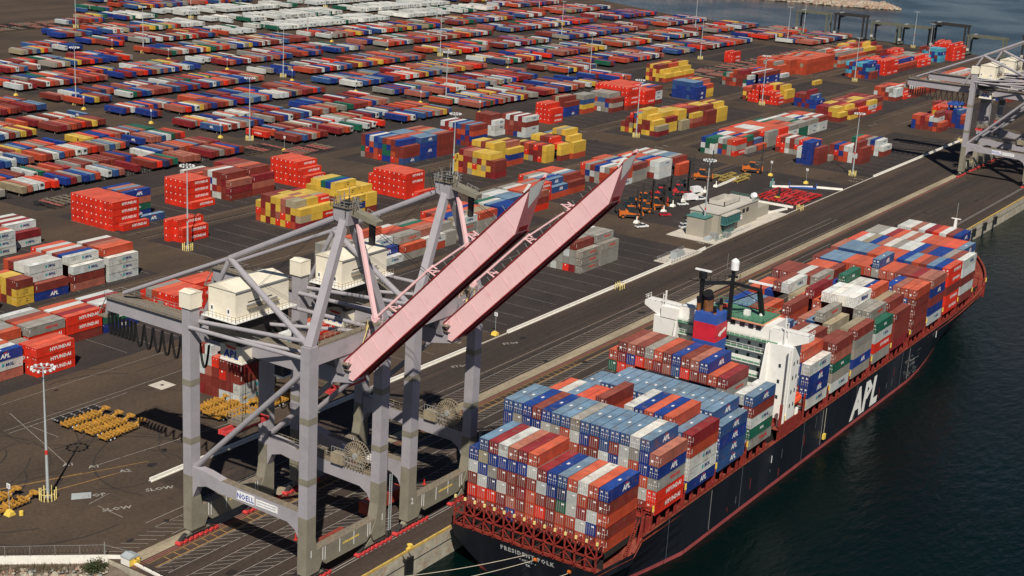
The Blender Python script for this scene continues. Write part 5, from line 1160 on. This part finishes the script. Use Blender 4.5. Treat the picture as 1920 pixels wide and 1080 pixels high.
# funnel
b = MB(); fx0, fx1, fy0, fy1 = 163.6, 169.8, YC-2.0, YC+4.0
def funbox(z0, z1, m): b.box(fx0, fx1, fy0, fy1, z0, z1, m, skip='' if z1 > 33 else 't')
funbox(6, 26.9, 'funnel_blue'); funbox(26.9, 31.3, 'funnel_red'); funbox(31.3, 33.6, 'funnel_blue'); fun = b.build('funnel', S)
b = MB(); b.prism([(fx0+1.4, 28.4), (fx0+2.6, 27.9), (fx0+3.0, 28.5), (fx0+5.4, 29.2), (fx0+5.5, 29.7), (fx0+4.4, 29.7), (fx0+3.4, 29.2), (fx0+2.6, 29.3), (fx0+1.8, 28.9)], 'y', fy0-.06, fy0-.01, 'white_mark'); b.build('emblem', fun)
b = MB()
for (x, y, r, h) in ((166.6, YC+2.0, 1.25, 38.2), (165.2, YC+3.9, .55, 37.0), (167.6, YC+4.2, .45, 36.5), (168.6, YC-.4, .42, 36.6), (165.0, YC-.6, .45, 35.5)):
    b.bar((x, y, 32.4), (x, y, h-1.4), r, 'exhaust_rust', n=14); b.bar((x, y, h-1.4), (x-.8*r, y, h), r*1.02, 'mast_black', n=14)
b.build('exhaust_pipe', fun)
# radar mast
b = MB()
legs = ((166.4, YC+4.6, 32.6, 42.5), (169.0, YC-1.0, 32.6, 43.5))
b.bar((165.6, YC+3.7, 32.5), (165.6, YC+3.7, 41.8), .8, 'mast_black'); b.bar((169.4, YC-2.4, 31.5), (169.4, YC-2.4, 44.2), .95, 'mast_black', r2=.7); b.bar((178.5, YC-7.0, 31.6), (175.5, YC-7.0, 38.4), 1.1, 'mast_black', r2=.9)
b.bar((165.6, YC+4.4, 40.2), (169.4, YC-2.4, 40.9), .8, 'mast_black'); b.bar((169.4, YC-2.4, 40.9), (175.6, YC-7.4, 38.6), .8, 'mast_black'); b.bar((165.6, YC+3.7, 36.5), (169.4, YC-2.4, 40.5), .2, 'mast_black'); b.bar((169.4, YC-2.4, 36), (175.4, YC-7.0, 38.2), .2, 'mast_black'); b.bar((169.4, YC-2.4, 40.2), (177, YC-7.0, 35), .2, 'mast_black')
b.bar((165.6, YC+3.7, 41.6), (165.6, YC+3.7, 43.2), 1.0, 'mast_black', n=10); b.bar((165.6, YC+7.4, 40.6), (165.6, YC+4.2, 40.7), .15, 'mast_black')
for k in range(6): b.bar((165.8+k*.9, YC+3.7-k*1.5, 40.9), (165.8+k*.9, YC+3.7-k*1.5, 42.4+rk.uniform(0, 1)), .1, 'mast_black')
b.bar((168.8, YC-1.4, 42.4), (170, YC-3.4, 42.4), .5, 'mast_black'); b.bar((169.4, YC-.6, 44), (169.4, YC-.6, 47.8), .06, 'steel_grey'); rm = b.build('radar_mast', S)
b = MB(); b.bar((169.4, YC-2.6, 44.2), (169.4, YC-2.6, 46.2), 1.0, 'lamp_white', n=14)
for i in range(4): b.bar((169.4, YC-2.6, 46.2+i*.22), (169.4, YC-2.6, 46.42+i*.22), 1.0*cos(i*.38), 'lamp_white', n=14, r2=1.0*cos((i+1)*.38))
b.build('radome', rm)
b = MB(); b.box(165.3, 165.9, YC+1.6, YC+5.8, 43.4, 43.75, 'lamp_white'); b.build('radar_scanner', rm); b = MB(); b.box(175.2, 175.9, YC-10.2, YC-4.0, 40.2, 40.6, 'lamp_white'); b.bar((175.5, YC-7.2, 38.6), (175.5, YC-7.2, 40.2), .3, 'mast_black'); b.build('radar_scanner', rm)
b = MB(); b.bar((357, YC, 8.5), (357.6, YC, 23.5), 1.5, 'ship_white', r2=.5); b.bar((357.6, YC-1.6, 23.4), (357.6, YC+1.6, 23.4), .35, 'ship_white'); b.bar((357.6, YC, 23.5), (357.6, YC, 29), .1, 'steel_grey', n=5); b.bar((356, YC-2.6, 18.6), (356, YC+2.6, 18.6), .5, 'ship_white'); b.box(351, 356, YC-1.6, YC+1.6, 7, 19.0, 'ship_white'); b.build('fore_mast', S)
b = MB()
for x in (352, 358, 363): b.bar((x, YC-4, 7.6), (x, YC-2, 7.6), .9, 'deck_red', n=10)
b.rail([(346, YC-13, 9), (356, YC-9.2, 9.4), (364, YC-4.5, 9.8)], 1, 'deck_red', .1, 1.5); b.build('windlass', S)
# lifeboat station
b = MB(); lb = [(-4.6, .6), (-3.9, 1.0), (-1, 1.35), (2, 1.3), (4, 1.0), (4.8, .4)]
for (xa, ra), (xb, rb) in zip(lb, lb[1:]): b.bar((177.4+xa, YC-17.6, 12.2), (177.4+xb, YC-17.6, 12.2), ra, 'boat_orange', n=10, r2=rb)
b.box(175, 179.8, YC-18.4, YC-16.8, 13, 13.9, 'boat_orange'); b.build('lifeboat', S)
b = MB(); b.box(168, 181, YC-19.0, YC-15, 7.4, 7.6, 'deck_red'); b.box(168.3, 168.8, YC-19, YC-18.4, 4, 14, 'ship_red'); b.box(168, 181, YC-19.05, YC-18.9, 4, 8.8, 'ship_red')
for x in (170.5, 172.2, 174.8, 181): b.bar((x, YC-17.6, 7.6), (x, YC-17.6, 9.4), .55, 'ship_white', n=10)
b.box(173, 174.4, YC-18.6, YC-17, 7.6, 9.6, 'deck_green'); b.box(170, 172, YC-18.8, YC-17.8, 9, 10.4, 'yellow_paint'); b.bar((182.4, YC-19, 4), (182.4, YC-19, 13), .4, 'ship_red'); b.build('davit', S)
# mooring lines
def rope(p, q, sag, lab):
    b = MB(); p = Vector(p); q = Vector(q); pr = None
    for i in range(25):
        t = i/24; c = p.lerp(q, t); c.z -= sag*4*t*(1-t)
        if pr is not None: b.bar(pr, c, .055, 'rope', n=5)
        pr = c
    tag(b.build('mooring_line'), lab, 'rope', 'mooring lines from the ship stern')
rope((84.4, YC-1.5, 1.6), (56, -1, .6), .8, 'pale mooring line, uppermost of three from the ship stern to the wharf')
rope((84.3, YC-4, 1.4), (50, -3.5, .6), 1.0, 'pale mooring line, middle one of three from the ship stern')
rope((84.3, YC-12, 1.2), (44, -12, -.5), 1.2, 'pale mooring line, lowest of three, leaving the stern through an orange roller')
for y, l in ((-4, 'orange roller fairlead beside the ship name on the stern'), (-12, 'orange roller fairlead at the right end of the stern truss')):
    b = MB(); b.bar((84.1, YC+y-.3, 1.5), (84.1, YC+y+.3, 1.5), .35, 'forklift_orange', n=8); b.build('fairlead', S)
b = MB(); b.bar((74, 0.2, .3), (74, .2, 1.0), .45, 'yellow_paint', n=8, r2=.6); b.bar((73, 0.2, .3), (75, .2, .3), .4, 'yellow_paint', h=.3); tag(b.build('mooring_bollard'), 'yellow mooring bollard on the wharf edge just left of the ship stern', 'bollard')
b = MB(); b.prism([(70, -2.6), (78, -2.6), (78, .1), (70, .1)], 'y', -1.4, -.32, 'quay_face'); 
# ------------------------------------------------------------------ yellow bomb-cart trailers near the crane
def cart_mesh():
    f_ = MB()
    for x in (0, 6.4):
        f_.box(x+.1, x+5.9, .1, .4, .9, 1.35, 'chassis_yellow'); f_.box(x+.1, x+5.9, 2.2, 2.5, .9, 1.35, 'chassis_yellow')
        for k in range(5): f_.box(x+.2+k*1.32, x+.45+k*1.32, .0, 2.6, 1.0, 1.45, 'chassis_yellow')
        for k in range(4): f_.prism([(x+.3+k*1.4, 1.4), (x+.9+k*1.4, 1.4), (x+.7+k*1.4, 1.75), (x+.4+k*1.4, 1.75)], 'y', -.05, .15, 'chassis_yellow'); f_.prism([(x+.3+k*1.4, 1.4), (x+.9+k*1.4, 1.4), (x+.7+k*1.4, 1.75), (x+.4+k*1.4, 1.75)], 'y', 2.45, 2.65, 'chassis_yellow')
    f_.box(5.7, 6.7, 1.0, 1.6, .95, 1.3, 'chassis_yellow'); f_.bar((12.2, 1.3, 1.1), (14.6, 1.3, 1.7), .5, 'chassis_yellow'); f_.box(14.2, 15.4, .3, 2.3, 1.5, 1.9, 'chassis_yellow')
    w_ = MB()
    for x in (1.9, 3.3): 
        for y in (.25, 2.35): w_.bar((x, y-.25, .5), (x, y+.25, .5), .5, 'tyre_black', n=12); w_.bar((x, y-.27, .5), (x, y+.27, .5), .24, 'lamp_white', n=8)
    g_ = MB(); g_.box(12.6, 12.8, .6, .75, 0, 1.2, 'lamp_white'); g_.box(12.6, 12.8, 1.8, 1.95, 0, 1.2, 'lamp_white')
    return f_.mesh('frame'), w_.mesh('wheel'), g_.mesh('landing_leg')
cf, cw_, cg = cart_mesh(); CL = 'yellow bomb carts parked behind the near crane'
base = [((69.6, 99.2), 'topmost of the left group'), ((69.8, 94.8), 'second from the top in the left group'), ((70.2, 91.2), 'third from the top in the left group'), ((70.2, 86.6), 'lowest of the left group'),
        ((95.5, 83.5), 'behind the near crane legs, top row'), ((97.0, 79.9), 'under the red spreader'), ((96.5, 76.3), 'third row behind the crane legs'), ((98.5, 72.7), 'lowest row behind the crane legs'), ((110.5, 76.6), 'right of the one under the spreader'), ((112.5, 72.6), 'far right of the group behind the crane'),
        ((26.5, 77.5), 'at the left frame edge, upper'), ((27.5, 73.0), 'at the left frame edge, lower')]
for (x, y), l in base:
    r = thing('yellow_cart', (x, y, 0), f'rusty yellow container cart, {l}', 'cart', CL, rz=.035+random.uniform(-.03, .03)); r.scale = (.9, 1, 1); link('frame', cf, r); link('wheel', cw_, r); link('landing_leg', cg, r)
b = MB(); b.box(0, 13, .5, .75, .9, 1.25, 'machine_dark'); b.box(0, 13, 1.6, 1.85, .9, 1.25, 'machine_dark')
for k in range(6): b.box(k*2.5, k*2.5+.25, 0, 2.4, 1, 1.2, 'steel_grey')
b.box(1, 3.4, 0, 2.4, .1, .9, 'tyre_black'); o = b.build('grey_chassis', None, (70.5, 103.6, 0)); o.rotation_euler.z = -.03; tag(o, 'long dark grey bare chassis above the yellow carts', 'chassis')
b = MB(); b.bar((0, 0, 0), (0, 0, .9), .45, 'yellow_paint', n=10); tag(b.build('yellow_drum', None, (34.2, 70.9, 0)), 'small yellow drum beside the sign base at the left frame edge', 'drum')
# wharf cones and tractors under the cranes
for i, (u, l) in enumerate([((58.0, 14.8), 'front'), ((63.2, 17.0), 'second'), ((65.6, 13.6), 'third'), ((62.2, 20.5), 'fourth')]):
    b = MB(); b.bar((0, 0, 0), (0, 0, 1.3), .2, 'red_mark', n=8, r2=.1); b.box(-.35, .35, -.35, .35, 0, .06, 'red_mark'); tag(b.build('traffic_cone', None, (u[0], u[1], 0)), f'tall red cone on the hatched lanes under the near crane, {l} of four', 'cone', 'red cones on the wharf lanes')
for x, y in ((101, 17), (94.5, 12.4)): 
    b = MB(); b.bar((0, 0, 0), (0, 0, 1.3), .2, 'red_mark', n=8, r2=.1); b.box(-.35, .35, -.35, .35, 0, .06, 'red_mark'); tag(b.build('traffic_cone', None, (x, y, 0)), 'tall red cone beside the sill of the second crane' if y < 15 else 'tall red cone in the lanes behind the second crane', 'cone', 'red cones on the wharf lanes')
def tractor_box(x, y, lab, colr):
    r = thing('yard_truck', (x, y, 0), lab, 'truck'); b = MB(); b.box(0, 12.2, 0, 2.44, 1.4, 4.0, 'container_paint', skip=''); o = b.build('container', r); o.color = (*colr, 1)
    b = MB(); b.box(0, 14, .7, 1.7, 1, 1.4, 'machine_dark'); b.build('frame', r)
    b = MB(); b.box(12.9, 15.4, .1, 1.6, 1.2, 3.1, 'lamp_white'); b.box(15.4, 15.45, .3, 1.4, 2.1, 2.9, 'glass_dark'); b.box(13.2, 15.2, .05, .1, 2.1, 2.9, 'glass_dark'); b.box(12.6, 16.6, .2, 2.2, .7, 1.2, 'machine_dark'); b.build('cab', r)
    b = MB()
    for xx in (1.8, 3.1, 12.7, 15.9):
        for yy in (.3, 2.15): b.bar((xx, yy-.2, .5), (xx, yy+.2, .5), .5, 'tyre_black', n=10); b.bar((xx, yy-.22, .5), (xx, yy+.22, .5), .22, 'lamp_white', n=8)
    b.build('wheel', r)
tractor_box(54.3, 9.8, 'yard truck hauling a brown container, half hidden by the near crane leg', (.26, .05, .035))
tractor_box(78.0, 14.6, 'yard truck hauling a red container between the two near cranes', (.36, .05, .03))
# ------------------------------------------------------------------ wharf building
Bd = thing('wharf_building', (346.5, 66.5, 0), 'tan two storey wharf office with teal glazed bay window', 'building')
b = MB(); b.box(-2, 66, -1.6, 19, 0, .25, 'concrete_pale'); b.build('plinth', Bd)
b = MB(); b.box(10, 46, 3.4, 15.5, .25, 8.6, 'building_tan'); b.box(3.5, 10, 6, 13.5, .25, 7.6, 'building_tan'); b.box(46, 60, 4.6, 12, .25, 4.4, 'building_tan'); b.build('wall', Bd)
b = MB(); b.box(9.7, 46.3, 3.1, 15.8, 8.6, 9.0, 'building_roof'); b.box(3.2, 10, 5.7, 13.8, 7.6, 7.9, 'teal_paint'); rf = b.build('roof', Bd)
b = MB(); 
for (x0, x1, y0, y1) in ((22, 36, 7, 7.3), (22, 36, 13.7, 14), (22, 22.3, 7, 14), (35.7, 36, 7, 14)): b.box(x0, x1, y0, y1, 9.4, 11.0, 'building_roof')
for x in (22, 28, 35.6): b.box(x, x+.3, 7, 7.3, 9, 9.4, 'machine_dark')
b.box(24, 34, 9, 12, 9.0, 10.2, 'concrete_pale'); b.build('parapet', rf)
b = MB(); b.bar((44.6, 5, 9), (44.6, 5, 10.2), .3, 'steel_grey'); b.bar((44.6, 5, 10.2), (44.0, 4.2, 10.9), 1.4, 'lamp_white', n=12, r2=1.0); b.build('satellite_dish', rf)
b = MB(); b.box(12.2, 25, 1.2, 3.4, 4.6, 7.8, 'glass_teal'); b.box(12, 25.2, 1.0, 3.4, 7.8, 8.2, 'building_roof'); b.box(12, 25.2, 1.0, 3.4, 4.3, 4.6, 'teal_paint'); b.box(14, 23, 2.4, 3.4, .3, 4.3, 'glass_teal')
for k in range(11): b.box(12.2+k*1.27, 12.3+k*1.27, 1.14, 1.2, 4.6, 7.8, 'teal_paint')
b.box(12.2, 25, 1.14, 1.2, 6.1, 6.2, 'teal_paint'); b.build('bay_window', Bd)
b = MB(); b.box(9.9, 10, 10.2, 12, 1, 7, 'glass_teal'); b.box(9.85, 9.9, 10.0, 12.2, 4.3, 4.7, 'teal_paint'); b.build('window', Bd)
for x in (28, 31.5, 35): b = MB(); b.box(x, x+2.2, 3.3, 3.4, 5.6, 7.2, 'machine_dark'); b.build('window', Bd)
b = MB(); b.box(27, 31.5, 3.25, 3.4, 3.2, 5.0, 'lamp_white'); b.box(28, 30.5, 3.2, 3.25, 4.2, 4.5, 'red_mark'); b.build('banner', Bd)
b = MB(); b.rail([(40, 3.2, 8.9), (46.2, 3.2, 8.9), (46.2, 15.6, 8.9)], 1.1, 'teal_paint', .1, 1); b.rail([(2, 0, .3), (14, -.6, .3), (14, 3, .3)], 1.3, 'teal_paint', .1, 1.2); b.rail([(14, .2, .3), (34, .2, .3)], 1.1, 'galvanised', .08, 1.5); b.build('handrail', Bd)
b = MB(); b.box(9.5, 11.8, -1, 1, .25, 2.2, 'steel_grey'); b.box(4, 6.5, 1, 3.6, .25, 2.6, 'steel_grey'); b.box(0, 3, 2, 4, .25, 1.6, 'galvanised'); b.build('plant_box', Bd)
# generator pad
r = thing('generator_set', (307, 62.5, 0), 'grey generator enclosure on a concrete pad beside the wharf road barrier', 'generator'); b = MB(); b.box(0, 24, .8, 8, 0, .3, 'concrete_pale'); b.build('plinth', r); b = MB(); b.box(6, 11.5, 2, 4.6, .3, 3.0, 'galvanised'); b.box(6.3, 11.2, 2.2, 4.4, 3.0, 3.2, 'steel_grey'); b.build('enclosure', r); b = MB(); b.bar((12.5, 3, .3), (12.5, 3, 1.8), .9, 'steel_grey', n=10); b.build('tank', r)
b = MB(); b.rail([(1, 1.2, .3), (22, 1.2, .3)], 1.2, 'steel_grey', .09, 2); b.rail([(1, 1.2, .3), (1, 7.5, .3), (22, 7.5, .3)], 1.2, 'steel_grey', .09, 2); b.build('railing', r)
# ------------------------------------------------------------------ vehicles
def car(x, y, rz, paint, lab, kind='car'):
    r = thing('parked_car' if kind == 'car' else kind, (x, y, 0), lab, 'car' if kind == 'car' else 'truck', rz=rz); L = 4.8 if kind == 'car' else 5.4
    b = MB()
    if kind == 'car': b.prism([(-2.4, .35), (2.4, .35), (2.4, .85), (1.3, 1.0), (-2.2, 1.05), (-2.4, .8)], 'y', -.9, .9, paint); b.prism([(-1.9, 1.03), (.9, 1.0), (.3, 1.5), (-1.3, 1.5)], 'y', -.78, .78, 'glass_dark'); b.box(-1.2, .25, -.76, .76, 1.48, 1.54, paint)
    elif kind == 'box_truck': b.box(-3.2, 1.5, -1.15, 1.15, .8, 3.2, paint); b.prism([(1.6, .5), (3.3, .5), (3.3, 1.4), (2.8, 2.3), (1.6, 2.4)], 'y', -1.0, 1.0, paint); b.box(2.7, 3.0, -.9, .9, 1.5, 2.1, 'glass_dark'); b.box(-3.2, 3.2, -.6, .6, .5, .8, 'machine_dark')
    else: b.prism([(-2.7, .45), (2.7, .45), (2.7, 1.0), (1.4, 1.1), (-2.7, 1.1)], 'y', -.95, .95, paint); b.prism([(-.5, 1.08), (1.4, 1.08), (.9, 1.75), (-.3, 1.75)], 'y', -.85, .85, 'glass_dark'); b.box(-.3, .85, -.83, .83, 1.74, 1.8, paint); b.box(-2.6, -.6, -.8, .8, 1.1, 1.13, 'machine_dark')
    b.build('body', r)
    for xx in (-1.5, 1.5) if kind != 'box_truck' else (-2.2, 2.4):
        for yy in (-.85, .85): b = MB(); b.bar((xx, yy-.12, .34), (xx, yy+.12, .34), .34, 'tyre_black', n=10); b.bar((xx, yy-.13, .34), (xx, yy+.13, .34), .16, 'steel_grey', n=8); b.build('wheel', r)
car(347, 97.7, -.5, 'car_white', 'white pickup truck parked beside a white barrier, nearest to the forklifts', 'pickup_truck')
car(371.5, 100.5, -.75, 'car_red', 'red car parked beside the white barrier and cones')
car(394, 104.2, -.5, 'car_white', 'white sedan parked just behind the wharf building')
car(404, 105.5, -.4, 'car_white', 'white service box truck, larger of the pair behind the building', 'box_truck')
car(408.5, 103.2, -.4, 'car_white', 'white pickup truck beside the service box truck', 'pickup_truck')
car(419, 110.5, -.3, 'car_white', 'white box truck behind the service trucks', 'box_truck')
car(359.5, 85.0, -.4, 'car_white', 'white pickup truck parked at the end wall of the building', 'pickup_truck')
car(365, 87.2, -.4, 'car_white', 'second white pickup truck by the wharf building end wall', 'pickup_truck')
def forklift(x, y, rz, paint, H, lab):
    r = thing('container_forklift', (x, y, 0), lab, 'forklift', 'big container forklifts parked in a line', rz=rz); r.scale = (1.2, 1.2, 1.15)
    b = MB(); b.prism([(-4.2, .8), (2.6, .8), (2.6, 1.8), (-1.0, 2.1), (-1.4, 2.9), (-4.2, 2.7)], 'y', -1.3, 1.3, paint); b.box(-3.9, -2.2, -1.1, 1.1, 2.7, 3.1, 'machine_dark'); b.box(-2.2, 2.4, -1.34, 1.34, .7, 1.5, 'machine_dark'); b.box(.4, 2.3, -1.2, 1.2, 1.9, 2.9, 'machine_dark'); b.build('body', r)
    b = MB(); b.box(-1.5, .6, -.8, .8, 2.2, 4.2, 'glass_dark'); b.box(-1.6, .7, -.9, .9, 4.2, 4.35, paint); b.build('cab', r)
    b = MB(); 
    for yy in (-.9, .9): b.box(2.8, 3.3, yy-.22, yy+.22, .4, H, 'machine_dark')
    for z in (1, H*.35, H*.65, H-.4): b.box(2.85, 3.25, -.9, .9, z, z+.35, 'machine_dark')
    b.box(3.3, 3.7, -2.6, 2.6, 1.6, 2.4, paint); b.bar((.8, 0, 4), (2.9, 0, H*.55), .2, 'machine_dark'); b.build('lift_mast', r)
    for xx, rr_ in ((-3.0, .75), (1.9, .9)):
        for yy in (-1.5, 1.5): b = MB(); b.bar((xx, yy-.35, rr_), (xx, yy+.35, rr_), rr_, 'tyre_black', n=12); b.bar((xx, yy-.37, rr_), (xx, yy+.37, rr_), rr_*.45, paint, n=8); b.build('wheel', r)
FK = [((358, 108.5), 'forklift_orange', 7.5, 'orange container forklift at the front end of the line'), ((370, 109.8), 'forklift_orange', 9, 'orange forklift with a double black mast, second in the line'), ((379, 109.0), 'forklift_orange', 9, 'orange forklift, third in the line'), ((388, 113.0), 'forklift_red', 9.5, 'red forklift in the middle of the line'), ((398, 116.0), 'forklift_red', 9, 'red forklift beside a black shadow, middle of the line'), ((409, 113.5), 'forklift_red', 13.5, 'red forklift with the very tall black mast'), ((419, 117), 'machine_dark', 13.5, 'black forklift with a tall mast below the red boxes'), ((446, 121), 'forklift_orange', 12, 'orange forklift with a tall black mast beside yellow frames'), ((480, 112), 'forklift_orange', 12, 'orange forklift farthest along the line with a tall mast')]
FK += [((364, 113.5), 'machine_dark', 8.5, 'black forklift behind the first orange one'), ((383, 116.5), 'forklift_orange', 9, 'orange forklift in the back of the line, left of the reds'), ((393, 109.5), 'machine_dark', 9.5, 'black forklift between the red ones, front side'), ((404, 119.5), 'machine_dark', 10, 'black forklift at the back of the reds'), ((372.5, 116), 'machine_dark', 9, 'black forklift, second in the back line')]
for i, ((x, y), p, H, l) in enumerate(FK): forklift(x, y, -.9+random.uniform(-.3, .3), p, H, l)
b = MB(); b.prism([(-1.4, .3), (1.2, .3), (1.2, 1.2), (-1.4, 1.5)], 'y', -.7, .7, 'yellow_paint'); b.box(1.2, 1.5, -.5, .5, .1, 5, 'machine_dark'); b.box(-.6, .6, -.6, .6, 1.3, 2.6, 'machine_dark')
tag(b.build('small_forklift', None, (436, 80, 0)), 'small yellow forklift between the building and the red frames', 'forklift')
# spreader frames
mat('frame_khaki', (.42, .30, .08), .7, vary=.25, scale=1, dirt=((.15, .1, .05), .5, 1))
def frame_mesh(c):
    b = MB(); 
    for y in (0, 2.1): b.box(0, 12.1, y, y+.35, .6, 1.2, c)
    for x in (0, 11.8): b.box(x, x+.3, .35, 2.1, .65, 1.1, c)
    for x in (3.9, 7.8): b.box(x, x+.3, .35, 2.1, .65, 1.1, 'machine_dark')
    b.bar((1, .6, .5), (11, 1.9, .5), .25, 'machine_dark')
    for x in (0, 11.9):
        for y in (0, 2.2): b.box(x, x+.25, y, y+.25, 0, .6, c)
    return b.mesh('spreader_frame')
fo = frame_mesh('forklift_red'); fy = frame_mesh('frame_khaki'); fo2 = frame_mesh('bogie_red')
k = 0
for row in range(2):
    for j in range(6):
        o = link('spreader_frame', (fo2, fo)[(row+j) % 2], None, (430+row*13.4+random.uniform(-.3, .3), 67.6+j*3.5+random.uniform(-.4, .4), 0)); o.rotation_euler.z = random.uniform(-.07, .07)
        tag(o, f'red lifting frame, {nth(j+1)} from the wharf road in the {"near" if row == 0 else "far"} row', 'lifting frame', 'red lifting frames in the equipment yard')
for j in range(5):
    o = link('spreader_frame', fy, None, (446+j*1.5+(j % 2)*9, 118-j*2.9, 0)); tag(o, f'yellow lifting frame, {nth(5-j)} counted from the white barrier row', 'lifting frame', 'yellow lifting frames beside the forklifts')
b = MB(); b.box(0, 12.2, 0, 2.4, .1, .5, 'funnel_blue'); b.box(0, .3, 0, 2.4, .5, 2.4, 'funnel_blue'); b.box(11.9, 12.2, 0, 2.4, .5, 2.4, 'funnel_blue'); o = b.build('flat_rack', None, (462, 86, 0)); o.rotation_euler.z = -1.1; tag(o, 'blue flat rack lying between two white barriers', 'flat rack')
b = MB(); b.bar((0, 0, .3), (5, 1, 3.2), .6, 'teal_paint'); b.box(3, 5, 0, 1.5, .3, 2.2, 'galvanised'); tag(b.build('conveyor', None, (455, 92, 0)), 'pale blue sloping steel ramp above the red lifting frames', 'ramp')
for i, (x, y) in enumerate([(352.5, 103), (377.5, 104.3), (389, 106.2), (400.5, 107.6), (424, 109), (438, 110.4)]):
    b = MB(); b.prism([(-1.2, 0), (1.2, 0), (.5, .9), (-.5, .9)], 'y', -.9, .9, 'barrier_white'); b.bar((0, 0, .9), (0, 0, 2.6), .32, 'barrier_white', n=8, r2=.2); tag(b.build('water_filled_barrier', None, (x, y, 0)), f'white bollard block on the forklift barrier line, {nth(i+1)} from the left', 'barrier block', 'white blocks along the forklift line')
# straddle-like blue machine
r = thing('reach_stacker', (702, 86, 0), 'tall dark blue container stack carrier beside far striped stacks', 'carrier'); b = MB()
for x in (0, 8):
    for y in (0, 5): b.box(x, x+.8, y, y+.8, 0, 11, 'funnel_blue')
b.build('leg', r); b = MB(); b.box(-1, 9.8, -.6, 6.4, 11, 12.2, 'funnel_blue'); b.build('top_frame', r); b = MB()
for x in (0, 8): b.box(x-.8, x+1.6, -.4, .6, 0, 1.4, 'tyre_black'); b.box(x-.8, x+1.6, 5.2, 6.2, 0, 1.4, 'tyre_black')
b.build('wheel', r)
# ------------------------------------------------------------------ rubber tyred gantries by the water
def rtg(x, ya, yb, H, paint, lab, Wd=9.5):
    r = thing('yard_gantry', (x, ya, 0), lab, 'gantry crane', 'yard gantry cranes on the far shore'); S_ = yb-ya
    for y in (0, S_):
        for xx in (0, Wd): b = MB(); b.box(xx-.6, xx+.6, y-.7, y+.7, 1.6, H, paint); b.build('leg', r)
        b = MB(); b.box(-2, Wd+2, y-.6, y+.6, 1.2, 2.2, paint); b.build('sill_beam', r)
        for xx in (-1, 1.4, Wd-1.4, Wd+1): b = MB(); b.bar((xx, y-.5, .8), (xx, y+.5, .8), .8, 'tyre_black', n=10); b.build('wheel', r)
    for xx in (0, Wd): b = MB(); b.box(xx-.7, xx+.7, -1.5, S_+1.5, H-.2, H+1.4, paint); b.build('girder', r)
    b = MB(); b.box(2, Wd-2, S_*.82, S_*.82+2.2, H+1.4, H+2.2, 'steel_grey'); b.box(1, Wd-1, S_*.78, S_*.78+3, H-2, H-.2, 'machine_dark'); b.build('trolley', r)
    b = MB(); b.box(-1.4, .2, S_-1.4, S_+.4, 4, 6, 'concrete_pale'); b.build('power_box', r)
RG = [(1062, 314, 341, 19, 'rtg_olive', 'olive yard gantry, leftmost on the shore, with a white name board'), (1064, 282, 307, 20, 'machine_dark', 'dark yard gantry, second from the left on the shore'), (1070, 254, 276, 15.5, 'rtg_olive', 'lower yard gantry, third from the left on the shore'), (1066, 225, 250, 16, 'rtg_olive', 'lower yard gantry, fourth from the left on the shore'), (1060, 194, 221, 21.5, 'machine_dark', 'tall dark yard gantry right of the turquoise stack'), (1052, 160, 188, 15.5, 'rtg_olive', 'low yard gantry behind the far crane tail'), (1050, 118, 144, 20, 'machine_dark', 'dark yard gantry at the right behind the cranes')]
for a in RG: rtg(*a)
# pale pier sheds at the upper left corner and small pieces
b = MB(); b.box(0, 40, 0, 3, 0, 1.2, 'barrier_white'); tag(b.build('barrier_row', None, (520, 790, 0)), 'long pale barrier at the top left beyond the road', 'barrier')
